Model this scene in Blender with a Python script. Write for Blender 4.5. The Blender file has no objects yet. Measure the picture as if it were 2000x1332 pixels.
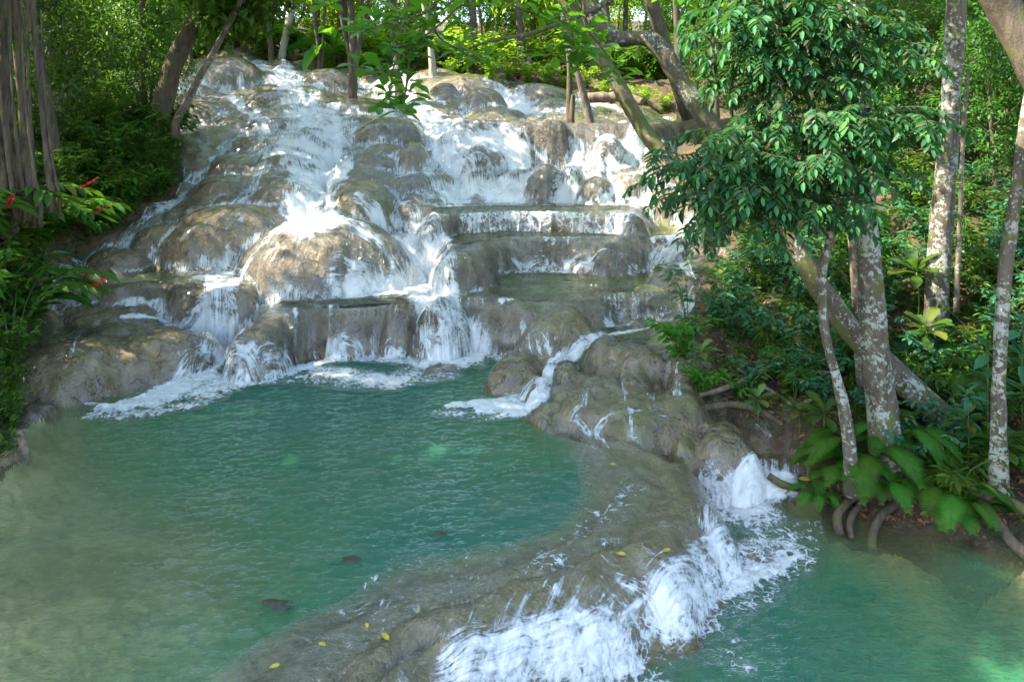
import bpy, math, random
import numpy as np
from mathutils import Vector, Matrix
random.seed(7)
RNG = np.random.default_rng(11)
F = 1333.33      # focal length in photo pixels (24 mm on a 36 mm sensor, 2000 px wide)
H0 = 250.0       # horizon row
CZ = 5.0         # camera height above the big pool
scene = bpy.context.scene
COL = scene.collection

# ------------------------------------------------------------------ camera, sky, sun
cam_d = bpy.data.cameras.new("camera"); cam = bpy.data.objects.new("camera", cam_d); COL.objects.link(cam)
cam.location = (0, 0, CZ); cam.rotation_euler = (math.radians(90), 0, 0)
cam_d.sensor_width = 36; cam_d.lens = 24
cam_d.shift_y = -(666 - H0) / 2000.0
cam_d.clip_start = 0.1; cam_d.clip_end = 600
scene.camera = cam
SUN_EL, SUN_AZ = math.radians(46), math.radians(-97)   # azimuth from +Y (ahead) towards +X
w = bpy.data.worlds.new("World"); scene.world = w; w.use_nodes = True
nt = w.node_tree; bg = nt.nodes['Background']
sky = nt.nodes.new('ShaderNodeTexSky'); sky.sky_type = 'NISHITA'; sky.sun_disc = False
sky.sun_elevation = SUN_EL; sky.sun_rotation = SUN_AZ
nt.links.new(sky.outputs[0], bg.inputs[0]); bg.inputs[1].default_value = 0.14
sd = bpy.data.lights.new("sun", 'SUN'); so = bpy.data.objects.new("sun", sd); COL.objects.link(so)
sd.energy = 3.4; sd.angle = math.radians(0.6); sd.color = (1.0, 0.93, 0.80)
sdir = Vector((math.sin(SUN_AZ)*math.cos(SUN_EL), math.cos(SUN_AZ)*math.cos(SUN_EL), math.sin(SUN_EL)))
so.rotation_euler = sdir.to_track_quat('Z', 'Y').to_euler()
so.location = (0, 0, 30)
scene.view_settings.view_transform = 'Standard'; scene.view_settings.look = 'None'
scene.view_settings.exposure = 2.5
scene.view_settings.use_white_balance = True; scene.view_settings.white_balance_temperature = 7100; scene.view_settings.white_balance_tint = 10; scene.view_settings.gamma = 1.0
cy = scene.cycles
cy.max_bounces = 6; cy.diffuse_bounces = 2; cy.glossy_bounces = 2; cy.transmission_bounces = 4
cy.transparent_max_bounces = 10; cy.caustics_reflective = False; cy.caustics_refractive = False
cy.use_denoising = True
cy.sample_clamp_indirect = 6.0

# ------------------------------------------------------------------ helpers
def PZ(px, py, z):
    Y = F*(CZ-z)/(py-H0); return ((px-1000)*Y/F, Y, z)
def PY(px, py, Y):
    return ((px-1000)*Y/F, Y, CZ-(py-H0)*Y/F)
def sstep(a, b, x):
    t = np.clip((x-a)/(b-a), 0, 1); return t*t*(3-2*t)
def _h(ix, iy, s):
    n = (ix.astype(np.int64)*374761393 + iy.astype(np.int64)*668265263 + s*974634777) & 0xffffffff
    n = ((n ^ (n >> 13))*1274126177) & 0xffffffff
    return ((n ^ (n >> 16)) & 0xffff)/65535.0
def vnoise(x, y, s=0):
    ix = np.floor(x); iy = np.floor(y); fx = x-ix; fy = y-iy
    fx = fx*fx*fx*(fx*(fx*6-15)+10); fy = fy*fy*fy*(fy*(fy*6-15)+10)
    a = _h(ix, iy, s); b = _h(ix+1, iy, s); c = _h(ix, iy+1, s); d = _h(ix+1, iy+1, s)
    return (a*(1-fx)+b*fx)*(1-fy)+(c*(1-fx)+d*fx)*fy
def fbm(x, y, s=0, o=4):
    r = 0; a = .5; t = 0
    for i in range(o):
        r = r + a*vnoise(x, y, s+i*17); t += a; a *= .5
        x, y = (x*1.7-y*1.1)+3.1, (x*1.1+y*1.7)+1.7
    return r/t*2-1
def mesh_np(name, V, faces, k, attrs=None, smooth=True):
    """V (n,3); faces (m,k) index array"""
    V = np.ascontiguousarray(V, dtype=np.float32); faces = np.ascontiguousarray(faces, dtype=np.int32)
    me = bpy.data.meshes.new(name)
    me.vertices.add(len(V)); me.vertices.foreach_set('co', V.ravel())
    me.loops.add(faces.size); me.loops.foreach_set('vertex_index', faces.ravel())
    me.polygons.add(len(faces)); me.polygons.foreach_set('loop_start', np.arange(0, faces.size, k, dtype=np.int32))
    try: me.polygons.foreach_set('loop_total', np.full(len(faces), k, dtype=np.int32))
    except Exception: pass
    if smooth: me.polygons.foreach_set('use_smooth', np.ones(len(faces), dtype=bool))
    me.update(calc_edges=True)
    for n, a in (attrs or {}).items():
        at = me.attributes.new(n, 'FLOAT', 'POINT'); at.data.foreach_set('value', np.ascontiguousarray(a, dtype=np.float32))
    return me
def link(name, me, mat=None, parent=None, loc=None, label=None, cat=None, group=None, kind=None):
    o = bpy.data.objects.new(name, me); COL.objects.link(o)
    if mat is not None and me is not None and not me.materials: me.materials.append(mat)
    if parent: o.parent = parent
    if loc is not None: o.location = loc
    if label: o['label'] = label
    if cat: o['category'] = cat
    if group: o['group'] = group
    if kind: o['kind'] = kind
    return o
# ---- node sugar
class N:
    def __init__(s, name):
        s.m = bpy.data.materials.new(name); s.m.use_nodes = True; s.t = s.m.node_tree
        s.t.nodes.clear(); s.out = s.t.nodes.new('ShaderNodeOutputMaterial')
    def add(s, typ, ins=None, **kw):
        n = s.t.nodes.new(typ)
        for k, v in kw.items(): setattr(n, k, v)
        for k, v in (ins or {}).items(): s.set(n, k, v)
        return n
    def set(s, n, k, v):
        i = n.inputs[k]
        if isinstance(v, bpy.types.NodeSocket): s.t.links.new(v, i)
        elif isinstance(v, bpy.types.Node): s.t.links.new(v.outputs[0], i)
        else:
            if isinstance(v, tuple) and len(v) == 3 and i.type == 'RGBA': v = (*v, 1)
            i.default_value = v
    def math(s, op, a, b=0.0, clamp=False):
        n = s.add('ShaderNodeMath', {0: a, 1: b}, operation=op); n.use_clamp = clamp; return n
    def mix(s, f, a, b, mode='MIX'):
        n = s.add('ShaderNodeMix', data_type='RGBA', blend_type=mode)
        s.set(n, 0, f); s.set(n, 6, a); s.set(n, 7, b); return n.outputs[2]
    def noise(s, vec, scale, detail=3, rough=.5, dist=0.0, dim='3D'):
        n = s.add('ShaderNodeTexNoise', noise_dimensions=dim)
        if vec is not None: s.set(n, 'Vector', vec)
        s.set(n, 'Scale', scale); s.set(n, 'Detail', detail); s.set(n, 'Roughness', rough); s.set(n, 'Distortion', dist)
        return n.outputs[0]
    def ramp(s, fac, a, b, lo=0.0, hi=1.0):
        n = s.add('ShaderNodeMapRange', {0: fac, 1: a, 2: b, 3: lo, 4: hi}, interpolation_type='SMOOTHSTEP'); return n.outputs[0]
    def attr(s, name): return s.add('ShaderNodeAttribute', attribute_name=name).outputs['Fac']
    def pos(s): return s.add('ShaderNodeNewGeometry').outputs['Position']
    def scalev(s, v, sc):
        return s.add('ShaderNodeVectorMath', {0: v, 1: sc}, operation='MULTIPLY').outputs[0]
    def bump(s, h, strength=.5, dist=.05, normal=None):
        n = s.add('ShaderNodeBump', {'Height': h, 'Strength': strength, 'Distance': dist})
        if normal is not None: s.set(n, 'Normal', normal)
        return n.outputs[0]
    def schlick(s, normal):
        g = s.add('ShaderNodeNewGeometry'); d = s.add('ShaderNodeVectorMath', {0: g.outputs['Incoming'], 1: normal}, operation='DOT_PRODUCT').outputs['Value']
        k = s.math('POWER', s.math('SUBTRACT', 1.0, s.math('ABSOLUTE', d), clamp=True), 5.0)
        return s.math('ADD', s.math('MULTIPLY', k, .95), .022, clamp=True)
    def end(s, sh): s.t.links.new(sh.outputs[0] if isinstance(sh, bpy.types.Node) else sh, s.out.inputs[0]); return s.m
# ------------------------------------------------------------------ base ground (interpolated through surveyed points)
C = []
def cz(*p): C.append(PZ(*p))
def cyy(*p): C.append(PY(*p))
for p in [(100,1250,-.28),(0,1000,-.25),(250,1200,-.35),(400,1000,-.85),(700,900,-1.3),(700,790,-1.3),(300,860,-.8),(1000,880,-.9),(880,980,-1.0),
          (600,1120,-.95),(430,1230,-.45),(1030,960,-.7),(20,930,-.12),(60,835,-.05),(160,860,-.45),(400,760,-.6),
          (1900,1250,-1.9),(1500,1250,-2.0),(1650,1150,-1.8),(1800,1110,-1.1),(1960,1150,-1.15),(1300,1310,-2.0),
          (1450,1130,-1.7),(1550,990,-1.15),(1640,1030,-.8),(1250,1050,-1.3),(1050,1200,-1.3),(800,1330,-1.4),(1780,1075,-.72),(1900,1060,-.72),(2000,1095,-.7),
          (650,705,-.5),(900,705,-.6),(700,600,.45),(1100,545,.6),(980,600,.2),(1100,450,1.55),(300,640,.6),(200,700,.25),(100,760,.1),
          (300,537,1.0),(1240,650,.42),(1200,760,.1),(1300,830,-.15),(1150,850,-.2),(1420,900,-.7),(1000,760,-.4),(1500,930,-.7)]: cz(*p)
C += [(-8,2,-.4),(8,3,-2),(0,3,-1.5),(-14,4,1.5),(14,4,0.5),(-22,9,4),(22,8,2.5)]
for p in [(0,880,11),(0,740,12),(-200,700,12),(30,560,15),(0,400,16),(120,480,17.6),(220,430,19.2),(320,375,21),(350,290,23.5),(240,300,22.5),
          (100,380,19),(230,190,29),(100,250,26),(300,200,30),(-200,250,22),(-300,400,16),(200,140,36),(-100,150,32),(-400,100,28),
          (150,530,17.5),(250,500,18.2),(300,460,19),(420,410,20),(480,360,21.3),(600,425,19.5),(600,335,22),(500,285,24),(620,275,24.5),
          (700,370,21.3),(650,245,26),(600,205,28),(420,240,26.5),(420,175,31),(560,155,32),(480,120,35.5),(620,135,35),(380,120,34),(700,180,32),
          (740,215,29),(800,185,31),(640,570,16.8),(760,530,17.3),(820,480,19),(830,440,20),(1000,418,21.5),(1150,418,21.5),
          (950,395,22.2),(950,265,25.2),(1050,255,26),(1200,265,25.6),(1200,392,22.5),(800,385,21.6),(760,310,24),(860,245,26.4),
          (1000,220,30),(1150,218,30),(950,168,33),(1100,188,34),(850,155,34.5),(750,158,34.5),(1250,220,32),(1300,245,28),
          (1310,340,23),(1360,425,20.5),(1400,505,18),(1330,565,16.3),
          (1400,600,15),(1330,705,13.5),(1450,700,13),(1500,800,11.8),(1600,905,10.8),(1620,855,11.0),(1540,845,11.5),(1700,900,10.8),(1850,950,10.2),(2000,1000,9.8),
          (1700,750,12.5),(1900,700,12.5),(2000,500,14),(1750,550,15),(1550,550,16),(1500,420,20),(1700,400,19),(1900,350,19),(2100,200,20),
          (1400,300,26),(1500,220,30),(1800,200,27),(2200,600,12),(2300,900,10)]: cyy(*p)
C += [(-40,15,8),(40,15,7),(-40,40,13),(40,40,11),(-20,45,10.5),(-8,42,9.2),(0,42,8.6),(8,42,8.4),(20,45,9.5),(-12,36,8.6),(0,38,8.2),(9,36,7.6),
      (0,60,10.5),(-30,70,15),(30,70,14),(0,85,15),(-60,85,20),(60,85,20)]
C = np.array(C)
_P = C[:, :2]; _D = np.sqrt(((_P[:, None]-_P[None])**2).sum(-1))
_A = np.zeros((len(C)+3,)*2); _A[:len(C), :len(C)] = _D - 0.15*np.eye(len(C))
_A[:len(C), len(C)] = 1; _A[:len(C), len(C)+1:] = _P; _A[len(C):, :len(C)] = _A[:len(C), len(C):].T
_W = np.linalg.solve(_A, np.r_[C[:, 2], 0, 0, 0])
def base(X, Y):
    sh = X.shape; x = X.ravel(); y = Y.ravel(); r = np.empty(len(x))
    for i in range(0, len(x), 40000):
        a = x[i:i+40000]; b = y[i:i+40000]
        d = np.sqrt((a[:, None]-_P[None, :, 0])**2+(b[:, None]-_P[None, :, 1])**2)
        r[i:i+40000] = d@_W[:len(C)] + _W[len(C)] + a*_W[len(C)+1] + b*_W[len(C)+2]
    return r.reshape(sh)

# ------------------------------------------------------------------ the fine grid: columns fan out from the camera foot, rows get coarser with distance
ROWS, COLS = 640, 700
Yr = 5.2*np.exp(np.linspace(0, math.log(38/5.2), ROWS)); Sx = np.linspace(-1.02, 1.02, COLS)
GY = np.repeat(Yr[:, None], COLS, 1); GX = GY*Sx[None]
B0 = base(GX, GY)
wx = fbm(GX*.9, GY*.9, 3, 3)*.16 + fbm(GX*2.6, GY*2.6, 5, 2)*.05     # domain warp shared by all rocks
wy = fbm(GX*.9, GY*.9, 9, 3)*.16 + fbm(GX*2.6, GY*2.6, 15, 2)*.05
PR = []      # primitives: name, label, cat, height array, tint
def poly_dist(X, Y, pts):
    """signed distance, negative inside"""
    P = np.array(pts); n = len(P); d = np.full(X.shape, 1e9); ins = np.zeros(X.shape, bool)
    for i in range(n):
        a = P[i]; b = P[(i+1) % n]; e = b-a; L = max(e@e, 1e-9)
        t = np.clip(((X-a[0])*e[0]+(Y-a[1])*e[1])/L, 0, 1)
        d = np.minimum(d, (X-a[0]-t*e[0])**2+(Y-a[1]-t*e[1])**2)
        c = ((a[1] > Y) != (b[1] > Y)) & (X < (b[0]-a[0])*(Y-a[1])/(b[1]-a[1]+1e-12)+a[0])
        ins ^= c
    d = np.sqrt(d); return np.where(ins, -d, d)
def plateau(label, z, pts, w=.45, drop=1.3, p=2.4, basin=.25, tint=.5, cat='rock ledge', name='rock_ledge', mode='z', scallop=.1):
    if mode == 'z': pl = [PZ(a, b, z)[:2] for a, b in pts]
    else: pl = [((a-1000)*b/F, b) for a, b in pts]
    P = np.array(pl); m = (GX > P[:, 0].min()-2) & (GX < P[:, 0].max()+2) & (GY > P[:, 1].min()-2) & (GY < P[:, 1].max()+2)
    h = np.full(GX.shape, -9.0); x = (GX+wx*.8)[m]; y = (GY+wy*.8)[m]
    wloc = w if name != 'rock_dam' else w*np.where(x-.9*y > -6.9, 1.0, .55)
    d = poly_dist(x, y, pl) + scallop*fbm(GX[m]*1.7+z*7, GY[m]*.6, 21, 3)
    t = np.clip(d/wloc, 0, 1)
    hh = np.where(d < 0, z - np.minimum(-d*.35, basin), z - drop*(1-(1-t**p)**(1/p)))
    hh[d > wloc] = -9
    h[m] = hh; PR.append((name, label, cat, h, tint))
    if name == 'rock_dam':
        global D_DAM; D_DAM = np.full(GX.shape, 9.); D_DAM[m] = d
    return pl
def boulder(label, px, pytop, Y, wpx, dep, rz, rot=0., tint=.5, p=2.3, cat='boulder', name='boulder', lump=.1):
    if Y > 20: pytop -= 5; wpx *= 1.22; dep *= 1.15; rz *= 1.15
    cx, cy_, ct = PY(px, pytop, Y); rx = wpx/2*Y/F; ry = dep/2
    m = (abs(GX-cx) < max(rx, ry)*1.8+.3) & (abs(GY-cy_) < max(rx, ry)*1.8+.3)
    h = np.full(GX.shape, -9.0)
    x = (GX+wx)[m]-cx; y = (GY+wy)[m]-cy_; c, s = math.cos(rot), math.sin(rot)
    u = (x*c+y*s)/rx; v = (-x*s+y*c)/ry
    r = (np.abs(u)**2.2+np.abs(v)**2.2)**(1/2.2)
    r = r*(1+lump*fbm(GX[m]*1.3/max(rx, .5)+px, GY[m]*1.3/max(rx, .5)+pytop, 31, 3))
    rc = np.clip(r, 0, 1); hh = ct - rz*(1-(1-rc**p)**(1/p)); hh[r > 1] = -9
    h[m] = hh; PR.append((name, label, cat, h, tint))

# --- ledges
plateau("long brown travertine lip spilling thin water at the head of the big pool", .93,
        [(500,640),(540,618),(600,606),(700,603),(800,596),(832,580),(815,566),(700,573),(600,583),(540,600)], w=.62, p=2.1, drop=1.6, tint=.75)
plateau("rounded travertine lip split by a white jet, right of the main chute", 1.12,
        [(862,590),(900,574),(960,577),(1040,590),(1110,590),(1165,585),(1185,572),(1300,572),(1330,540),(1300,515),(935,519),(885,555)], w=.7, p=2.1, drop=1.6, tint=.6)
plateau("flat wet shelf below the small side curtain, beside the fallen logs", .6, [(1165,636),(1320,628),(1360,690),(1210,690),(1160,665)], w=.4, drop=.7, tint=.25, scallop=.15)
plateau("middle stepped lip with a row of dripping pillows above the green pool", 2.0,
        [(900,494),(935,472),(1000,463),(1100,461),(1180,468),(1260,463),(1400,456),(1425,438),(868,439),(884,462)], w=.75, p=2.0, drop=1.4, tint=.7)
plateau("low straight dark lip at the foot of the fan of falls", 2.55,
        [(852,424),(900,414),(1000,412),(1100,412),(1200,414),(1238,420),(1245,402),(850,402)], w=.5, p=2.0, drop=.95, tint=.9, scallop=.05)
plateau("bulging tan lip under the left pool, broken by a white chute at its right end", 1.28,
        [(110,566),(200,555),(300,549),(390,558),(470,564),(497,548),(470,531),(150,534)], w=.55, drop=1.1, tint=.5, scallop=.2)
plateau("tall dark overhanging wall at the top right of the fan of falls", 5.28, [(905,25.4),(1000,25.2),(1085,25.0),(1096,27.6),(880,27.8)], w=.5, drop=2.6, tint=.95, mode='y')
plateau("upper right lip with a curtain of fine white threads", 5.18, [(1102,25.6),(1180,25.5),(1262,25.7),(1300,26.5),(1290,28),(1100,28)], w=.5, drop=1.8, tint=.85, mode='y')
plateau("knobbly flat wet rock stepping down between the big pool and the leafy bank", .33, [(1110,765),(1200,775),(1310,765),(1330,722),(1250,695),(1140,695),(1100,730)], w=.95, drop=.75, basin=.08, tint=.2, scallop=.25)
plateau("broad smooth rock dam holding back the big pool in front", -.015,
        [(330,1560),(430,1400),(560,1312),(690,1235),(790,1160),(930,1130),(1150,1062),(1205,975),(1180,900),(1150,860),(1230,862),(1300,905),(1330,975),(1240,1060),(1110,1112),(950,1160),(810,1215),(700,1310),(560,1480),(420,1640)],
        w=.85, drop=1.5, p=2.0, basin=.05, tint=-.45, name='rock_dam', cat='rock dam', scallop=.12)
plateau("wet shelf pouring a small curtain beside the ferny shore", -.42, [(1470,898),(1560,892),(1640,860),(1600,830),(1480,825),(1430,850)], w=.55, drop=.6, tint=.6)
# --- boulders
for b in [
 ("broad pale dome with white water sheeting down its face, above the left pool", 455,402,19.2,270,3.2,1.9,.2,.35),
 ("largest dome of the falls, veiled in lacy white water, centre of the slope", 640,430,17.9,340,3.8,2.1,0,.45),
 ("smooth grey dome sitting directly above the broad pale dome", 440,352,21.2,120,1.8,1.0,0,.4),
 ("dark rounded boulder washed on both sides by the main cascade", 555,366,20.7,115,1.6,1.0,0,.65),
 ("olive ridge of rock right of the main cascade", 695,358,20.6,150,2.8,1.9,-.5,.15),
 ("mushroom shaped pale cap over a dark hollow", 748,288,23.6,105,1.7,1.6,0,.3),
 ("tall ribbed brown rock beside the mushroom shaped cap", 806,283,23.3,70,1.6,2.3,0,.3),
 ("sloping dark rock just above the mushroom shaped cap", 762,238,25.2,130,2.0,1.2,.2,.6),
 ("grey boulder with white water parting round it, high on the left slope", 540,183,29,125,2.0,1.1,0,.5),
 ("biggest pale boulder at the top left crest of the falls", 440,118,33,150,3.0,2.2,0,.4),
 ("low sunlit boulder under the leaning left trees", 405,203,28,150,2.4,1.5,0,.3),
 ("flat grey boulder below the sunlit one by the left shrubs", 415,258,25.3,130,2.0,1.0,0,.5),
 ("small pale knob between the shrubs and the main cascade", 465,240,26.2,60,1.2,.7,0,.35),
 ("rounded grey boulder on the crest beneath the slender dark trees", 640,142,33,100,2.0,1.4,0,.4),
 ("wide dark ledge boulder below the clump of dark trunks", 705,200,28.5,165,1.8,1.4,0,.85),
 ("dark wedge standing in the upper main cascade", 563,246,26,80,1.4,1.0,.4,.75),
 ("dripping pale brown column on the upper terrace", 868,168,30.5,75,1.4,1.8,0,.45),
 ("round tan ball of rock on the upper terrace", 942,178,29.6,85,1.8,1.8,0,.4),
 ("long low rock behind the round tan ball", 900,154,32.3,150,1.8,1.1,0,.35),
 ("pale sloping rock right of the sunlit top chute", 1045,170,32,110,1.8,1.1,0,.35),
 ("small pair of rocks below the pale sloping rock", 1085,200,30,95,1.4,.8,0,.4),
 ("highest flat rock behind the upright slender trunk", 850,141,35,100,2.0,.9,0,.4),
 ("dark fin of rock in the middle of the fan of falls", 930,305,23.3,62,1.2,2.2,0,.95),
 ("dark browed boulder at the foot of the fan of falls", 1065,328,22.6,80,1.4,1.4,0,.6),
 ("small round rock beside the dark browed boulder", 1118,333,22.8,52,1.0,1.0,0,.5),
 ("grey egg shaped boulder low in the right hand falls", 1167,354,22,66,1.2,1.1,0,.6),
 ("broad wet boulder beneath the right hand falls", 1235,346,22.2,95,1.5,1.2,0,.5),
 ("tan boulder half hidden by the hanging leaves", 1292,378,21.6,90,1.5,1.3,0,.35),
 ("dark rock bulging behind the white thread curtain", 1188,272,24.6,70,1.0,1.6,0,.9),
 ("big tan hump sloping into the big pool, right part", 315,650,14.3,230,2.9,1.7,-.3,.35),
 ("weathered pitted mass of rock at the left end of the big pool", 160,668,13.5,260,3.2,1.9,-.2,.3),
 ("dark loaf shaped rock lying on the left hump", 225,640,14.7,110,.9,.35,0,.8),
 ("small wet rock at the waterline of the left shore", 85,790,12.0,70,.9,.35,0,.7),
 ("small grey rock at the water's edge by the weathered post", 5,893,10.2,60,.7,.45,0,.4),
 ("low tan rock at the left rim of the left pool", 230,488,17.9,120,1.5,.6,0,.35),
 ("flat dark rock splitting the left trickle", 320,440,19,120,1.6,.8,0,.5),
 ("pale knob by the left shrubs and trickle", 300,412,20.2,80,1.4,.7,0,.4),
 ("round brown shoulder hanging off the left end of the long brown lip", 478,645,14.9,80,1.5,1.0,0,.75),
 ("domed pillow draped in fine white threads at the end of the long brown lip", 782,594,15.3,95,1.3,1.4,0,.8),
 ("sloping tan buttress right of the split lip", 1090,612,14.6,160,2.4,1.4,-.4,.3),
 ("low tan foot of rock entering the big pool below the buttress", 1015,697,13.6,130,2.0,.8,-.4,.35),
 ("flat rock barely above water under the main chute", 860,716,14.2,90,.8,.25,0,.55),
 ("pale yellow boulder at the right edge of the big pool", 1085,790,11.9,100,1.1,.7,-.3,.25),
 ("dark wet block between two trickles, above the dam", 1230,803,11.9,170,1.2,.7,0,.6),
 ("brown knob at the shore end of the dark wet block", 1160,835,11.5,80,.9,.5,0,.5),
 ("grooved grey boulder by the roots above the lower pool", 1415,838,11.2,160,1.7,1.2,-.3,.4),
 ("mossy dark green rock tucked against the grooved boulder", 1338,858,11.1,70,.8,.7,0,.02),
 ("small yellowish stone standing in the white water", 1425,932,10.8,48,.5,.55,0,.22),
 ("low pale rock in front of the mossy one", 1275,870,11.4,110,.9,.3,0,.3),
 ("brown shoulder of the dam washed by the right chute", 1450,1075,9.3,110,.7,.5,0,.7),
 ]: boulder(*b)
# --- combine
def domes(x, y, s, r):
    """pillow relief: height of the tallest of jittered half spheres"""
    x = x/r; y = y/r; ix = np.floor(x); iy = np.floor(y); best = np.zeros(x.shape)
    for a in (-1, 0, 1):
        for b in (-1, 0, 1):
            cx = ix+a; cy_ = iy+b; jx = cx+.15+.7*_h(cx, cy_, s); jy = cy_+.15+.7*_h(cx, cy_, s+5); rr = .45+.4*_h(cx, cy_, s+9)
            d2 = ((x-jx)**2+(y-jy)**2)/(rr*rr); best = np.maximum(best, rr*np.clip(1-d2, 0, 1)**.38)
    return best*r
RELIEF = np.maximum(domes(GX+wx*2, GY*.85+wy*2, 201, 1.7)*.62, domes(GX+wx*1.5, GY*.9+wy*1.5, 203, .85)*.72-.03)+domes(GX+wx, GY+wy, 207, .4)*.26

RID = 1-np.abs(fbm(GX*2.4+wx*3, GY*2.4+wy*3, 251, 4))*2
amp = sstep(12, 16, GY)*(1-sstep(.5, 2.5, GX/np.maximum(GY, 1)*14-1.5)*.6)
# the slope climbs in low steps with level treads
zt = (B0+fbm(GX*.45, GY*.45, 271, 3)*.45)/.62; fr_ = zt-np.floor(zt)
step = (np.where(fr_ < .68, fr_*.28, .19+(fr_-.68)/.32*.81)-fr_)*.62
B0 = B0+step*sstep(16.5, 18.5, GY)*.85
HS = np.stack([B0+fbm(GX*.8, GY*.8, 41, 3)*.12+(.85*RELIEF*(.5+.5*sstep(15.5, 17, GY)+.25*sstep(19, 24, GY))-.40-.17*sstep(22, 30, GY))*sstep(11, 13.5, GY)]+[p[3] for p in PR])
KNOB = [i+1 for i, p in enumerate(PR) if 'knobbly' in p[1] or 'flat wet shelf' in p[1]]
BOUL = [i+1 for i, p in enumerate(PR) if p[0] == 'boulder']
own = HS.argmax(0); Hm = HS.max(0)
# keep each boulder in one piece: stray bits of it go back to the slope
def largest(mask):
    lab = np.where(mask, np.arange(mask.size).reshape(mask.shape), -1)
    for _ in range(400):
        n2 = lab.copy()
        n2[1:] = np.maximum(n2[1:], lab[:-1]); n2[:-1] = np.maximum(n2[:-1], lab[1:]); n2[:, 1:] = np.maximum(n2[:, 1:], lab[:, :-1]); n2[:, :-1] = np.maximum(n2[:, :-1], lab[:, 1:])
        n2[~mask] = -1
        if (n2 == lab).all(): break
        lab = n2
    v, c = np.unique(lab[mask], return_counts=True); return lab == v[c.argmax()]
for i in range(1, len(PR)+1):
    ys, xs = np.nonzero(own == i)
    if len(ys) < 5: continue
    sl = (slice(max(ys.min()-1, 0), ys.max()+2), slice(max(xs.min()-1, 0), xs.max()+2)); mm = own[sl] == i; kp = largest(mm)
    sub_ = own[sl]; sub_[mm & ~kp] = 0
k = 14.0
Hs = np.log(np.exp(np.clip((HS-Hm)*k, -60, 0)).sum(0))/k
steep = np.hypot(*np.gradient(Hm)[:2])
H = Hm + np.minimum(Hs, .12) + np.where(np.isin(own, BOUL), domes(GX+wx*2, GY+wy*2, 213, .8), 0)*.11 + np.where(np.isin(own, KNOB), domes(GX+wx*2, GY+wy*2, 217, .7)*.6+domes(GX+wx*2, GY+wy*2, 219, .33)*.6-.30, 0)*sstep(11, 13, GY)
del HS
H += fbm(GX*2.3, GY*2.3, 51, 3)*.035 + fbm(GX*7, GY*7, 61, 3)*.016 - sstep(.72, .98, RID)*.04*((RELIEF > 0) & ~np.isin(own, [i+1 for i, p in enumerate(PR) if p[0] != 'boulder']))
for _ in range(2):
    H[1:-1] = (H[:-2]+H[2:]+4*H[1:-1])/6; H[:, 1:-1] = (H[:, :-2]+H[:, 2:]+4*H[:, 1:-1])/6
# --- pools: level, polygon (photo outline on that level)
POOLS = [
 ("water", 0.0, [(-500,1700),(-500,700),(0,700),(430,690),(600,690),(1000,690),(1060,760),(1060,840),(1180,880),(1290,960),(1220,1050),(970,1145),(830,1185),(740,1250),(600,1350),(480,1450),(380,1650)]),
 ("water", -.8, [(300,2200),(560,1480),(800,1180),(1000,1150),(1250,1060),(1370,930),(1560,900),(1640,1000),(1780,1040),(2000,1050),(2600,1050),(2600,2200)]),
 ("water", .955, [(520,628),(620,600),(840,588),(860,560),(760,555),(600,575),(500,600)]),
 ("water", 1.145, [(880,580),(1120,590),(1310,575),(1340,535),(1320,505),(915,508),(860,560)]),
 ("water", 2.02, [(880,480),(1000,464),(1260,466),(1410,460),(1440,430),(850,430),(860,465)]),
 ("water", 2.57, [(845,422),(1000,414),(1240,420),(1255,398),(840,398)]),
 ("water", 1.30, [(120,560),(300,550),(480,565),(505,545),(480,520),(140,528)]),
 ("water", .62, [(1165,640),(1320,632),(1360,690),(1210,690),(1165,665),(1160,620),(1330,615)]),
]
PX = 1000+GX/GY*F
def pool_mask(z, pts): return poly_dist(GX, GY, [PZ(a, b, z)[:2] for a, b in pts]) < 0
S = H.copy(); lev = np.full(H.shape, -9.0)
for n_, z_, pts_ in POOLS:
    m = pool_mask(z_, pts_); lev[m] = np.maximum(lev[m], z_)
S = np.maximum(H, lev); onpool = lev > H
def row_at(px, py):
    """first surface row met by the ray through photo pixel (px,py)"""
    j = int(round((px-1000)/F/2.04*(COLS-1)+(COLS-1)/2)); j = min(max(j, 0), COLS-1)
    pyy = H0+(CZ-S[:, j])*F/Yr
    i = np.argmax(pyy <= py) if (pyy <= py).any() else ROWS-1
    return i, j
def hit(px, py):
    i, j = row_at(px, py); return np.array([(px-1000)*Yr[i]/F, Yr[i], S[i, j]])
def ground_z(X, Y):
    if Y > 5.3 and Y < 37.5 and abs(X/Y) < 1.0:
        fi = math.log(Y/5.2)/math.log(38/5.2)*(ROWS-1); fj = (X/Y+1.02)/2.04*(COLS-1)
        return float(H[int(round(fi)), int(round(fj))])
    return float(base(np.array([X*1.]), np.array([Y*1.]))[0])
# vertex normals
def grid_normals(Z):
    V = np.stack([GX, GY, Z], -1)
    du = np.gradient(V, axis=1); dv = np.gradient(V, axis=0); n = np.cross(du, dv)
    return n/np.linalg.norm(n, axis=-1, keepdims=True)
NRM = grid_normals(H); GV = np.stack([GX, GY, H], -1)
IDX = np.arange(ROWS*COLS).reshape(ROWS, COLS)
Q = np.stack([IDX[:-1, :-1], IDX[:-1, 1:], IDX[1:, 1:], IDX[1:, :-1]], -1)
def sub_mesh(name, Vall, Nall, qmask, attrs, custom=True):
    q = Q[qmask]; u, inv = np.unique(q, return_inverse=True); inv = inv.reshape(q.shape)
    V = Vall.reshape(-1, 3)[u]; c = V.mean(0); c[2] = V[:, 2].min()
    me = mesh_np(name, V-c, inv, 4, {a: v.ravel()[u] for a, v in attrs.items()})
    if custom: me.normals_split_custom_set_from_vertices(Nall.reshape(-1, 3)[u].astype(np.float32).tolist())
    return me, c
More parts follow.
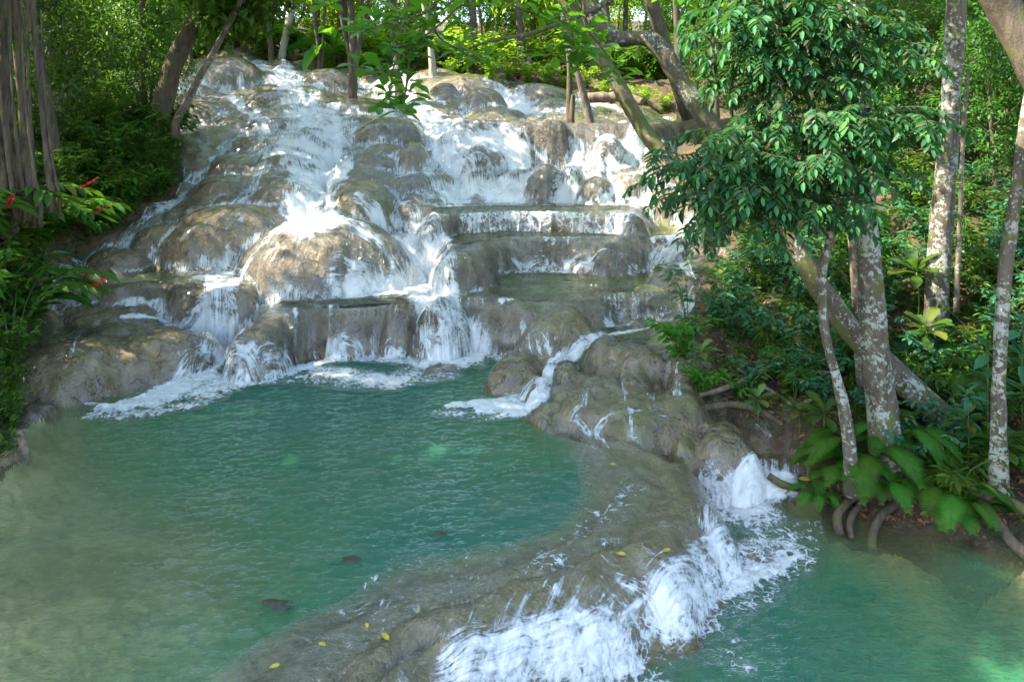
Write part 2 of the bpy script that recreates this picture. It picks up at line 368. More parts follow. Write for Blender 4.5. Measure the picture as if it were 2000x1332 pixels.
# ------------------------------------------------------------------ rock material
def rock_material(name, ground=False):
    n = N(name); P = n.pos(); geo = n.add('ShaderNodeNewGeometry')
    nz = n.add('ShaderNodeSeparateXYZ', {0: geo.outputs['Normal']}).outputs[2]
    big = n.noise(P, .9, 4, .6); mid = n.noise(P, 4.0, 5, .65, .4); fine = n.noise(P, 28, 4, .6)
    streak = n.noise(n.scalev(P, (7, 7, .9)), 1.0, 4, .6)
    if ground:
        col = n.mix(n.ramp(mid, .35, .65), (.045,.03,.018), (.10,.065,.035))
        col = n.mix(n.ramp(big, .45, .65), col, (.035,.05,.018))
        lit = n.add('ShaderNodeTexVoronoi', {'Vector': P, 'Scale': 16.0, 'Randomness': 1.0})
        lc = n.add('ShaderNodeSeparateColor', {0: lit.outputs['Color']})
        col = n.mix(n.math('MULTIPLY', n.ramp(lc.outputs[0], .6, .75), n.ramp(lit.outputs['Distance'], .5, .3)), col, n.mix(lc.outputs[1], (.20,.10,.05), (.10,.05,.025)))
        h = n.math('ADD', n.math('MULTIPLY', mid, .5), n.math('MULTIPLY', fine, .5))
        b = n.bump(h, .9, .08)
        return n.end(n.add('ShaderNodeBsdfPrincipled', {'Base Color': col, 'Roughness': .85, 'Normal': b}))
    tint = n.attr('tint'); soil = n.attr('soil')
    tan = n.mix(n.ramp(mid, .3, .7), (.20,.148,.082), (.11,.085,.052))
    grey = n.mix(n.ramp(mid, .3, .7), (.125,.106,.075), (.066,.056,.042))
    brown = n.mix(n.ramp(streak, .3, .7), (.10,.07,.042), (.045,.033,.022))
    olive = n.mix(n.ramp(mid, .3, .7), (.15,.135,.05), (.075,.075,.026))
    tv = n.math('ADD', tint, n.math('MULTIPLY', n.math('SUBTRACT', big, .5), 1.1))
    col = n.mix(n.ramp(tv, .05, .35), olive, tan)
    col = n.mix(n.ramp(tv, .0, -.25), col, n.mix(n.ramp(mid, .3, .7), (.185,.155,.07), (.095,.082,.036)))
    col = n.mix(n.ramp(tv, .35, .6), col, grey)
    col = n.mix(n.ramp(tv, .6, .95), col, brown)
    # algae film on level tops
    up = n.math('MULTIPLY', n.ramp(nz, .75, .97), n.ramp(n.noise(P, 1.6, 4, .6, .5), .42, .62))
    col = n.mix(n.math('MULTIPLY', up, .42), col, (.11,.105,.04))
    # mineral streaks and pits
    col = n.mix(n.math('MULTIPLY', n.ramp(streak, .5, .72), .45), col, (.26,.21,.15))
    pit = n.add('ShaderNodeTexVoronoi', {'Vector': n.add('ShaderNodeVectorMath', {0: P, 1: n.add('ShaderNodeTexNoise', {'Vector': P, 'Scale': 3.0}).outputs[1]}).outputs[0], 'Scale': 9.0}).outputs['Distance']
    dark = n.math('MULTIPLY', n.ramp(pit, .28, .06), n.ramp(big, .45, .6))
    col = n.mix(n.math('MULTIPLY', dark, .75), col, (.05,.042,.03))
    col = n.mix(n.math('MULTIPLY', n.ramp(fine, .5, .7), .35), col, (.09,.08,.06))
    sc = n.mix(n.ramp(mid, .35, .65), (.045,.03,.018), (.10,.065,.035)); sc = n.mix(n.ramp(big, .45, .65), sc, (.035,.05,.018))
    h = n.math('ADD', n.math('ADD', n.math('MULTIPLY', mid, .6), n.math('MULTIPLY', fine, .16)), n.math('MULTIPLY', streak, .4))
    h = n.math('SUBTRACT', h, n.math('MULTIPLY', dark, .5))
    ck = n.add('ShaderNodeTexVoronoi', {'Vector': n.add('ShaderNodeVectorMath', {0: P, 1: n.scalev(n.add('ShaderNodeTexNoise', {'Vector': P, 'Scale': 1.7, 'Detail': 4.0}).outputs[1], (1.4,1.4,1.4))}).outputs[0], 'Scale': 1.6}, feature='DISTANCE_TO_EDGE').outputs['Distance']
    crack = n.math('MULTIPLY', n.math('MULTIPLY', n.ramp(tint, -.3, -.05), n.ramp(ck, .035, .0)), n.ramp(mid, .4, .6))
    col = n.mix(n.math('MULTIPLY', crack, .4), col, (.05,.042,.03))
    crust = n.noise(P, 60, 3, .7)
    h = n.math('SUBTRACT', n.math('ADD', h, n.math('MULTIPLY', crust, .08)), n.math('MULTIPLY', crack, .22))
    b = n.bump(h, 1.0, .15)
    col = n.mix(soil, col, sc)
    wet = n.math('MULTIPLY', n.ramp(n.noise(P, 2.2, 3), .3, .55), n.math('SUBTRACT', 1.0, soil))
    sh = n.add('ShaderNodeBsdfPrincipled', {'Base Color': col, 'Roughness': n.math('MULTIPLY_ADD', wet, -.28, ), 'Normal': b})
    r = n.add('ShaderNodeMapRange', {0: wet, 3: .5, 4: .17}); n.set(sh, 'Roughness', r.outputs[0])
    n.set(sh, 'Coat Weight', n.math('MULTIPLY', wet, .75)); sh.inputs['Coat Roughness'].default_value = .12
    return n.end(sh)
M_ROCK = rock_material('wet_travertine'); M_SOIL = rock_material('leaf_litter_soil', True)

def bed_material():
    n = N('pool_bed'); P = n.pos()
    a = n.noise(P, .8, 4, .6, .5); b = n.noise(P, 5, 4, .6)
    col = n.mix(n.ramp(a, .35, .62), (.46,.41,.20), (.22,.22,.09))
    col = n.mix(n.math('MULTIPLY', n.ramp(b, .45, .7), .5), col, (.10,.11,.06))
    return n.end(n.add('ShaderNodeBsdfPrincipled', {'Base Color': col, 'Roughness': .8, 'Normal': n.bump(b, .5, .05)}))
M_BED = bed_material()

# ------------------------------------------------------------------ rock, bank and bed patches
tints = np.array([.45]+[p[4] for p in PR]); TINT = tints[own]
# soften tint edges
for _ in range(6):
    TINT[1:-1, 1:-1] = (TINT[1:-1, 1:-1]*2+TINT[:-2, 1:-1]+TINT[2:, 1:-1]+TINT[1:-1, :-2]+TINT[1:-1, 2:])/6
# banks: outside the river outline
RIVER = [(-3.0,3.0)]
riv_px = [PZ(-300,1400,0),PZ(-150,960,0),PZ(10,925,0),PY(30,800,11.9),PY(60,640,14),PY(95,520,17.3),PY(230,455,19),PY(330,390,20.6),PY(345,330,22.3),PY(330,270,24.5),PY(250,240,27.5),PY(240,170,31),PY(330,118,36),
          PY(620,120,37.9),PY(900,140,37.9),PY(1130,190,35),PY(1330,225,31),PY(1330,300,25.5),PY(1400,420,20.8),PY(1440,500,18),PY(1350,600,15.5),PY(1360,700,13.6),PY(1400,790,12.2),PY(1560,860,11.5),PY(1640,1020,9.9),PY(1780,1070,9.4),PY(2000,1090,9.1),PY(2400,1200,8),PY(2600,1600,5.4),(2,2,-1),(-4,2,-1)]
RIV = poly_dist(GX+wx*1.5, GY+wy*1.5, [p[:2] for p in riv_px])
own2 = own.copy(); own2[(own == 0) & (RIV > 0)] = -1
under = lev - H > .02
own2[(own == 0) & (RIV <= 0) & under] = -2
qo = own2[:-1, :-1]
DEPTH = np.where(lev > -5, lev-H, 0)
soil_bed = {}
for code, nm, mt, lab in ((-1, 'ground', M_SOIL, None), (-2, 'pool_bed', M_BED, None), (0, 'rock_slope', M_ROCK, None)):
    me, c = sub_mesh(nm, GV, NRM, qo == code, {'tint': TINT, 'soil': sstep(-.35, -.02, RIV+.25*fbm(GX*2, GY*2, 261, 3))})
    link(nm, me, mt, loc=c, kind='structure')
for i, (nm, lab, cat, h, t) in enumerate(PR):
    qm = qo == i+1
    if qm.sum() < 12: print('tiny rock', lab, qm.sum()); 
    if qm.sum() < 4: continue
    me, c = sub_mesh(nm, GV, NRM, qm, {'tint': TINT})
    link(nm, me, M_ROCK, loc=c, label=lab, cat=cat)
# wide ground sheet to the horizon, under and round the fine grid
gx = np.concatenate([np.linspace(-140,-45,14), np.linspace(-42,42,57), np.linspace(45,140,14)]); gy = np.concatenate([np.linspace(-60,-2,14), np.linspace(0,95,64), np.linspace(100,220,12)])
XX, YY = np.meshgrid(gx, gy); ZZ = base(XX, YY)+fbm(XX*.3, YY*.3, 77, 3)*.5
inside = (np.abs(XX)/np.maximum(YY, .1) < 1.0) & (YY > 5) & (YY < 37.5)
ZZ = np.where(inside, ZZ-1.3, ZZ-.15); ZZ = np.where(np.hypot(XX, YY) < 6, np.minimum(ZZ, -2.2), ZZ)
ZZ = np.minimum(ZZ, 24)
ii = np.arange(XX.size).reshape(XX.shape); qq = np.stack([ii[:-1,:-1], ii[:-1,1:], ii[1:,1:], ii[1:,:-1]], -1).reshape(-1, 4)
link('terrain', mesh_np('terrain', np.stack([XX, YY, ZZ], -1).reshape(-1, 3), qq, 4), M_SOIL, kind='structure')

# ------------------------------------------------------------------ white water: streams as centre lines on the surface
ST = []   # (group, pts [(px,py,width px)], strength, streak)
def st(g, pts, s=1.0, k=1.0):
    s = s*{0:1.2, 5:1.2, 9:1.2, 10:1.2, 11:1.15, 12:1.25, 13:1.2, 4:1.15, 14:.78, 15:.77}.get(g, 1.0); ST.append((g, pts, s, k))
# 0 main left cascade
st(0, [(560,120,30),(560,150,60),(570,185,70),(600,235,110),(590,290,150),(610,340,130),(600,395,90),(590,440,90)], 1.1)
st(0, [(470,112,30),(520,135,40),(560,170,60)], .8)
st(0, [(625,165,20),(610,200,40),(600,235,60)], .8)
st(0, [(650,215,40),(640,270,70),(660,330,70),(640,400,80),(620,430,90)], .95)
st(0, [(690,210,30),(680,260,60),(700,300,50),(660,340,60)], .7)
st(0, [(510,250,30),(530,300,50),(510,340,50),(490,380,40)], .75)
st(0, [(470,150,15),(450,190,20),(500,230,25),(530,260,40)], .8)
st(0, [(380,150,15),(410,190,18),(470,200,22),(520,240,25)], .7)
st(0, [(350,215,12),(420,205,12),(480,230,14)], .5)
# 1 left edge trickle
st(1, [(500,310,30),(440,340,30),(380,370,36),(320,405,36),(260,450,40),(200,495,40),(130,530,40),(110,560,30)], .72)
st(1, [(390,330,24),(350,385,24),(300,430,24)], .55)
st(1, [(300,400,12),(330,430,12),(260,470,14)], .5)
# 2 broad pale dome sheet
st(2, [(480,408,50),(440,430,70),(410,470,80),(385,525,90)], .68)
st(2, [(520,405,20),(470,440,20),(430,500,30)], .35)
st(2, [(370,430,16),(345,480,18),(330,525,20)], .35)
# 3 stream between the domes
st(3, [(620,430,60),(560,445,46),(520,475,40),(480,510,44),(440,532,60),(400,545,60)], .85)
st(3, [(480,540,30),(500,570,24),(520,600,24)], .55)
# 4 veils on the largest dome
for a, b, s in ((560,520,.42),(600,580,.5),(640,640,.5),(680,700,.55),(720,760,.6),(590,545,.45)):
    st(4, [(640+(a-640)*.3,434,50),(a,455,40),((a+b)/2,500,44),(b,560,50)], s)
st(4, [(640,432,110),(700,445,60),(760,490,50),(790,550,60)], .75)
st(4, [(660,560,60),(720,575,60),(780,575,50)], .7)
# 5 right of the largest dome down to the main chute
st(5, [(700,390,24),(735,425,34),(790,470,44),(830,500,80),(820,545,110),(850,575,100),(868,600,84),(878,645,92),(895,695,130)], 1.1)
st(5, [(770,385,16),(810,420,34),(850,450,50),(860,490,60),(840,530,90)], .85)
st(5, [(700,575,50),(770,570,50),(840,565,70)], .75)
st(5, [(905,660,40),(930,690,60)], .7)
st(5, [(830,590,36),(835,640,40),(850,700,60)], .85)
# 6 curtain on the long brown lip: fine threads
for x in np.sort(552+RNG.random(26)*185): wd = 6+9*RNG.random(); st(6, [(x,604,wd),(x-1,650,wd),(x-2,700,wd*1.3)], .38+.34*RNG.random())
for x in (742,752,763,775,788,800,812,822): st(6, [(x,600,8),(x-3,650,10),(x-6,698,12)], .45+.25*RNG.random())
st(6, [(550,712,30),(650,702,36),(740,706,40),(850,706,60)], .85)
st(6, [(668,668,16),(662,692,34)], .8)
# 7 split lip
st(7, [(985,586,14),(983,620,18),(988,655,30),(985,690,60)], .8)
for x in (962,972,1000,1010,1022,1035,1048): st(7, [(985+(x-985)*.4,590,8),(x,640,12),(985+(x-985)*1.4,692,16)], .5+.2*RNG.random())
st(7, [(898,610,12),(903,640,22),(910,665,20)], .62)
for x in (872,885,915,930,945): st(7, [(x,592,7),(x+6,640,9),(x+14,690,12)], .42+.2*RNG.random())
for x in (1062,1075,1090,1104): st(7, [(x,602,10),(x-4,640,11),(x-8,680,13)], .4+.2*RNG.random())
for x in np.linspace(1182,1300,14): st(7, [(x,574,7),(x,600,8),(x,626,11)], .5+.25*RNG.random())
st(7, [(1180,632,16),(1240,632,20),(1310,625,20)], .8)
st(7, [(1070,612,36),(1080,640,50),(1075,668,30)], .5)
# 8 middle lips
for x in np.linspace(985,1245,30): wd = 6+5*RNG.random(); st(8, [(x,464,wd),(x-2,490,wd),(x-4,520,wd*1.3)], .34+.36*RNG.random())
st(8, [(1000,523,20),(1060,522,26),(1130,524,24),(1240,524,20)], .8)
st(16, [(900,442,10),(1000,441,12),(1100,440,12),(1230,438,12)], .85)
for x in np.linspace(870,1190,20): st(16, [(x,414,7),(x,428,7),(x,440,8)], .2+.32*RNG.random())
st(16, [(1205,414,44),(1205,440,50)], .7)
st(16, [(1250,380,40),(1250,420,40),(1225,445,50)], .7)
st(17, [(1310,470,30),(1290,492,50),(1280,515,40)], .9)
st(17, [(1340,430,30),(1330,470,40),(1310,500,40),(1360,560,30),(1330,620,30)], .7)
st(16, [(830,402,12),(950,402,14),(1100,402,12),(1240,402,14)], .75)
# 9 fan of falls
for pts, s in (([(830,238,50),(860,285,60),(840,330,50),(860,370,60),(880,398,70)], .8),
    ([(850,238,60),(890,280,80),(930,330,80),(970,380,80),(960,398,90)], .92),
    ([(900,246,50),(950,280,70),(1000,320,80),(1000,365,90),(1000,398,90)], .92),
    ([(960,270,30),(1020,300,50),(1050,330,40),(1010,380,60)], .85),
    ([(860,300,40),(900,350,60),(895,395,60)], .85),
    ([(815,300,30),(820,350,36),(840,395,50)], .6),
    ([(790,330,20),(800,370,20),(815,400,24)], .45),
    ([(745,250,20),(760,280,20),(735,300,16)], .35)): st(9, pts, s)
# 10 right hand falls
for x in (1120,1145,1170,1195,1220,1245): st(10, [(x,244,26),(x,268,28),(x-2,295,30)], .5)
for pts, s in (([(1245,262,40),(1215,300,50),(1150,340,50),(1110,395,60)], .85), ([(1130,280,36),(1130,320,40),(1110,360,44),(1090,398,50)], .75),
    ([(1290,300,36),(1230,345,40),(1190,395,50)], .8), ([(1300,330,30),(1275,380,36),(1255,420,40)], .65), ([(1200,330,30),(1140,390,40)], .6)): st(10, pts, s)
# 11 top right chutes
st(11, [(950,158,24),(985,180,44),(1005,205,60),(1030,222,70)], 1.05)
st(11, [(800,150,36),(785,180,56),(800,205,60),(830,226,60)], 1.05)
st(11, [(740,160,40),(745,190,50),(760,215,40)], .9)
st(11, [(690,150,20),(720,170,24),(770,165,30)], .6)
st(11, [(1250,212,30),(1170,200,40),(1100,222,34),(1050,225,30)], .8)
st(11, [(870,172,40),(868,200,44),(868,226,40)], .38)
st(11, [(900,232,10),(980,226,16),(1080,226,12)], .5)
# 12 left chute into the big pool
st(12, [(430,548,100),(430,585,90),(440,630,70),(435,665,56),(415,700,70),(390,735,90),(330,765,90),(270,785,70)], 1.0)
st(12, [(240,622,16),(310,628,20),(380,634,24),(425,650,40)], .8)
st(12, [(500,600,12),(475,650,14),(450,690,20),(460,705,40)], .7)
st(12, [(330,575,24),(330,620,26)], .32)
st(12, [(280,560,16),(270,600,24),(262,622,30)], .35)
st(12, [(165,690,16),(185,730,18),(225,775,20)], .38)
st(12, [(400,740,70),(500,718,40),(600,718,50)], .75)
st(12, [(200,800,40),(300,790,60),(400,760,90),(460,730,60)], .72)
st(6, [(620,725,50),(700,735,90),(760,745,60),(820,720,60)], .8)
st(13, [(880,795,30),(960,790,60),(1050,790,60)], .85)
st(12, [(170,790,12),(240,800,24),(330,785,40)], .5)
st(12, [(130,665,26),(160,655,20),(140,690,14)], .5)
st(12, [(110,590,10),(150,580,10),(120,620,12)], .4)
# 13 trickles of the right complex
st(13, [(1290,640,14),(1200,655,18),(1130,675,22),(1080,710,36),(1045,745,50),(1010,780,70),(960,795,80)], .78)
st(13, [(1075,740,24),(1060,770,40),(1010,805,60),(950,800,50)], .8)
st(13, [(1150,760,14),(1140,790,20),(1120,815,24),(1150,850,20)], .6)
st(13, [(1215,735,12),(1222,770,14),(1225,800,18)], .6)
st(13, [(1325,715,14),(1325,745,16),(1322,775,18)], .7)
st(13, [(1270,775,20),(1272,800,26),(1300,810,40)], .55)
st(13, [(1250,805,14),(1190,820,16),(1165,845,18),(1185,875,24)], .65)
st(13, [(1232,800,12),(1232,860,14),(1250,870,20)], .6)
st(13, [(1200,690,30),(1130,700,40),(1090,735,30)], .3)
st(13, [(1470,835,20),(1500,850,20)], .5)
for x in (1490,1512,1535,1555): st(13, [(x,902,20),(x,920,22),(x,945,28)], .6)
st(13, [(1540,945,40),(1500,960,60),(1450,985,70)], .8)
# 14 lower pool race
st(14, [(1370,925,16),(1385,955,24),(1420,985,70),(1470,1010,130),(1520,1060,130),(1470,1105,120),(1380,1135,90),(1290,1160,70)], 1.0)
st(14, [(1400,985,60),(1390,1040,80),(1420,1090,80)], .8)
st(14, [(1270,1000,60),(1320,1010,50),(1380,1050,60)], .5)
st(14, [(1310,1030,50),(1370,1080,60),(1400,1110,60)], .48)
st(14, [(1210,1130,40),(1250,1150,50),(1310,1190,60),(1390,1225,60),(1450,1260,40)], .8)
st(14, [(1180,1140,50),(1230,1190,60),(1280,1240,70)], .6)
# 15 foot of the dam
for x, s in ((900,.85),(960,.9),(1020,.8),(1080,.75),(1140,.7),(1200,.6)):
    st(15, [(x+30,1150+abs(x-1100)*.2,40),(x+16,1210,60),(x,1270,90),(x-20,1345,120)], s*.42)
st(15, [(850,1330,90),(930,1290,80),(1020,1265,80),(1110,1250,70),(1190,1220,50)], .62)
st(15, [(1250,1340,150),(1150,1310,150),(1000,1310,150),(900,1330,120)], .70)
for x in np.linspace(870,1265,40): st(15, [(x+54,1100+abs(x-1080)*.25+50*RNG.random(),6+5*RNG.random()),(x+26,1190,9),(x,1260,12),(x-14,1320,16)], .42+.42*RNG.random())
st(15, [(1060,1140,20),(1110,1180,26),(1150,1220,30)], .6)
for pts, v_ in (([(470,735,40),(560,738,70),(660,745,90),(780,750,80),(880,735,60)], .62), ([(180,815,40),(280,812,60),(380,790,80),(470,750,60)], .58), ([(860,810,40),(940,815,60),(1030,808,50)], .62),
    ([(1480,1150,80),(1560,1100,80),(1590,1030,60)], .6), ([(1330,1200,60),(1420,1190,90),(1500,1150,80)], .55), ([(1300,1290,80),(1390,1270,80),(1450,1300,60)], .6)): st(12 if pts[0][0] < 300 else (14 if pts[0][0] > 1200 else 6), pts, v_)
DEN = np.zeros(H.shape); FU = np.zeros(H.shape); FV = np.zeros(H.shape); GRP = np.full(H.shape, -1)
for si, (g, pts, s, kk) in enumerate(ST):
    P3 = []
    for px, py, wd in pts:
        h_ = hit(px, py); P3.append((*h_, wd*h_[1]/F/2))
    P3 = np.array(P3); acc = 0.0
    mr = P3[:, 3].max()*1.5+.1
    m0 = (GX > P3[:, 0].min()-mr) & (GX < P3[:, 0].max()+mr) & (GY > P3[:, 1].min()-mr) & (GY < P3[:, 1].max()+mr)
    ys, xs = np.nonzero(m0)
    if len(ys) == 0: continue
    x = GX[ys, xs]; y = GY[ys, xs]; wob = fbm(x*2.2, y*2.2, 101+si % 7, 3)
    bd = np.zeros(len(x)); bu = np.zeros(len(x)); bv = np.zeros(len(x))
    for i in range(len(P3)-1):
        a = P3[i]; b = P3[i+1]; e = b[:2]-a[:2]; L2 = max(e@e, 1e-6); L = math.sqrt(L2); L3 = math.sqrt(L2+(b[2]-a[2])**2)
        t = ((x-a[0])*e[0]+(y-a[1])*e[1])/L2; tc = np.clip(t, 0, 1)
        r = np.hypot(x-a[0]-tc*e[0], y-a[1]-tc*e[1]); hw = a[3]+(b[3]-a[3])*tc
        d = s*(1-sstep(.45, 1.25, r/hw+wob*.35))
        sd_ = ((x-a[0])*e[1]-(y-a[1])*e[0])/L
        up = d > bd
        bu = np.where(up, sd_, bu); bv = np.where(up, acc+t*L3, bv); bd = np.where(up, d, bd); acc += L3
    cur = DEN[ys, xs]; up = bd > cur
    yy = ys[up]; xx = xs[up]
    FU[yy, xx] = bu[up]+si*3.7; FV[yy, xx] = bv[up]; GRP[yy, xx] = g
    DEN[ys, xs] = np.minimum(np.maximum(cur, bd)+.35*np.minimum(cur, bd), 1.25)
# thin film everywhere water runs: rocks close to streams get a faint veil
# water also runs white in the clefts between the rocks of the slope
def blur(A, n):
    for _ in range(n):
        A = A.copy(); A[1:-1] = (A[:-2]+A[2:]+2*A[1:-1])/4; A[:, 1:-1] = (A[:, :-2]+A[:, 2:]+2*A[:, 1:-1])/4
    return A
conc = blur(H, 40)-H
mslope = (RIV < -.15) & (GY > 13.2) & ~onpool
wetn = fbm(GX*.55, GY*.4, 231, 3)
auto = np.where(mslope, .85*sstep(-.01, .07, conc+.03*wetn)*sstep(13.2, 16, GY), 0)
auto = np.where(PX > 1330, auto*.4, auto)
auto = np.maximum(auto, np.where(mslope & (GY > 16.5), .20+.2*wetn, 0))
up = auto > DEN
FU = np.where(up, GX+wx, FU); FV = np.where(up, -GY-S*.7+wy, FV)
GRP = np.where(up & (GRP < 0), np.where(PX > 1110, 10, np.where((PX > 800) & (GY > 21), np.where(GY > 27, 11, 9), np.where(PX > 1230, 17, np.where(PX > 800, 5, np.where(PX < 380, 1, np.where(GY < 16, 12, 0)))))), GRP)
DEN = np.maximum(DEN*np.where(mslope, 1-.3*sstep(.0, .10, -conc), 1), auto)
# clear running film on the lips and the dam (no foam of its own)
bare = GRP < 0
FU = np.where(bare, GX, FU); FV = np.where(bare, -GY, FV)
for i, p in enumerate(PR):
    if p[0] == 'rock_dam':
        m = (own == i+1)
        FU = np.where(m & bare, (GX+GY)*.7, FU); FV = np.where(m & bare, (GX-GY)*.7, FV)
        DEN = np.where(m, np.maximum(DEN, .24+.22*sstep(-.5, .45, D_DAM)*np.where(GX-.9*GY > -6.9, 1, 0)+.2*fbm(GX*1.3, GY*1.3, 191, 3)), DEN); GRP = np.where(m & bare, 15, GRP)
    elif p[0] == 'rock_ledge':
        m = (own == i+1) & ~onpool
        DEN = np.where(m, np.maximum(DEN, .16), DEN); GRP = np.where(m & bare, 6 if 'long brown' in p[1] else (7 if 'split' in p[1] else (16 if 'low straight' in p[1] else (8 if 'middle stepped' in p[1] else (12 if 'left pool' in p[1] else (10 if 'upper right' in p[1] else (13 if 'shelf' in p[1] or 'knobbly' in p[1] else 9)))))), GRP)
SN = grid_normals(S)
lump = fbm(FU*8+7, FV*2.2, 131, 3); lump2 = fbm(GX*6, GY*6+S*5, 141, 3); lump3 = fbm(GX*15, GY*15+S*12, 147, 2)
pf = onpool.astype(float)
off = .018 + np.where(np.isin(GRP, (6, 7, 8, 16)), .45, np.where(np.isin(GRP, (14, 15)), .5, .8))*np.clip(DEN, 0, 1)**1.5*(.035+.055*lump*(1-pf*.6)+.03*lump2+.035*lump3)
pf = np.maximum(pf, np.where(np.isin(GRP, (14, 15)), .8*sstep(-.2, -.6, S), 0))
FVt = np.stack([GX, GY, S], -1)+SN*off[..., None]
FN = None
SNf = SN
def foam_material():
    n = N('white_water'); P = n.pos(); d = n.attr('den'); u = n.attr('fu'); v = n.attr('fv'); pool = n.attr('pool')
    uv = n.add('ShaderNodeCombineXYZ', {0: n.math('MULTIPLY', u, 17.0), 1: n.math('MULTIPLY', v, 1.5), 2: 0.0})
    uv2 = n.add('ShaderNodeCombineXYZ', {0: n.math('MULTIPLY', u, 52.0), 1: n.math('MULTIPLY', v, 4.0), 2: 3.0})
    s1 = n.noise(uv, 1.0, 4, .6, .6); s2 = n.noise(uv2, 1.0, 3, .6, .3)
    c1 = n.noise(P, 3.2, 6, .68, 1.6); c2 = n.noise(P, 11, 4, .65, 1.0)
    vz = n.add('ShaderNodeTexVoronoi', {'Vector': n.add('ShaderNodeVectorMath', {0: P, 1: n.add('ShaderNodeTexNoise', {'Vector': P, 'Scale': 2.5, 'Detail': 3.0}).outputs[1]}).outputs[0], 'Scale': 4.5}, feature='DISTANCE_TO_EDGE').outputs['Distance']
    streak = n.math('ADD', n.math('MULTIPLY', s1, .55), n.math('MULTIPLY', s2, .45))
    streak = n.math('ADD', n.math('MULTIPLY', streak, .78), n.math('MULTIPLY', c2, .22))
    lace = n.math('ADD', n.math('MULTIPLY', c1, .55), n.math('MULTIPLY', c2, .45))
    lace = n.math('ADD', lace, n.math('MULTIPLY', n.ramp(vz, .12, .0), .12))
    lum = n.add('ShaderNodeMix', {0: pool, 2: streak, 3: lace}, data_type='FLOAT').outputs[0]
    # coverage: threshold falls as density rises
    hole = n.noise(P, 1.5, 4, .65, .8)
    lum = n.math('ADD', lum, n.math('MULTIPLY', n.math('SUBTRACT', hole, .5), .5))
    th = n.math('SUBTRACT', .80, n.math('MULTIPLY', d, n.add('ShaderNodeMapRange', {0: pool, 3: .375, 4: .38}).outputs[0]))
    soft = .075
    m = n.ramp(n.math('SUBTRACT', lum, th), -soft, soft)
    m = n.math('MULTIPLY', m, n.ramp(d, .03, .3), clamp=True)
    h = n.math('ADD', n.math('MULTIPLY', lum, .7), n.math('MULTIPLY', c2, .3))
    b = n.bump(h, .7, .07)
    thick = n.mix(n.ramp(n.math('SUBTRACT', lum, th), .0, .22), (.50,.56,.60), (.86,.89,.91))
    sh = n.add('ShaderNodeBsdfPrincipled', {'Base Color': thick, 'Roughness': .5, 'Normal': b})
    tr = n.add('ShaderNodeBsdfTranslucent', {'Color': (.80,.85,.88), 'Normal': b})
    wht = n.add('ShaderNodeMixShader', {0: .25, 1: sh, 2: tr})
    clear = n.add('ShaderNodeBsdfTransparent', {'Color': (1, 1, 1)})
    gl = n.add('ShaderNodeBsdfGlossy', {'Color': (1, 1, 1), 'Roughness': .06, 'Normal': n.bump(h, 1.0, .09)})
    fr = n.math('ADD', n.schlick(n.bump(h, .9, .09)), .006)
    film = n.add('ShaderNodeMixShader', {0: n.math('MULTIPLY', fr, n.ramp(d, .02, .2)), 1: clear, 2: gl})
    return n.end(n.add('ShaderNodeMixShader', {0: m, 1: film, 2: wht}))
M_FOAM = foam_material()
FLAB = {0:"main white cascade tumbling from the crest down the left slope", 1:"thin white trickle running beside the left shrubs", 2:"white sheet sliding down the face of the broad pale dome",
 3:"white stream twisting between the two large domes into the left pool", 4:"lacy veil of white water over the largest dome", 5:"white race bursting past the largest dome into the main chute",
 6:"thin threads falling from the long brown lip into the big pool", 7:"white jets and threads falling off the split lip", 8:"dripping curtain of many threads over the middle stepped lip", 16:"thin curtain and foam line of the low straight dark lip", 17:"side stream running down behind the hanging leaves",
 9:"broad fan of white falls spreading over dark rock", 10:"right hand white falls under the fine thread curtain", 11:"sunlit white chutes over the upper terrace", 12:"narrow white chute pouring past the tan hump into the big pool",
 13:"small white trickles between the rocks beside the leafy bank", 14:"white race rounding the right end of the dam into the lower pool", 15:"churning white foam at the foot of the front dam"}
keep = np.maximum.reduce([DEN[:-1,:-1], DEN[1:,:-1], DEN[:-1,1:], DEN[1:,1:]]) > .03
gq = np.maximum.reduce([GRP[:-1,:-1], GRP[1:,:-1], GRP[:-1,1:], GRP[1:,1:]])
for g, lab in FLAB.items():
    qm = keep & (gq == g)
    if qm.sum() < 4: continue
    me, c = sub_mesh('waterfall', FVt, SNf, qm, {'den': DEN, 'fu': FU, 'fv': FV, 'pool': pf}, custom=False)
    link('waterfall', me, M_FOAM, loc=c, label=lab, cat='waterfall')

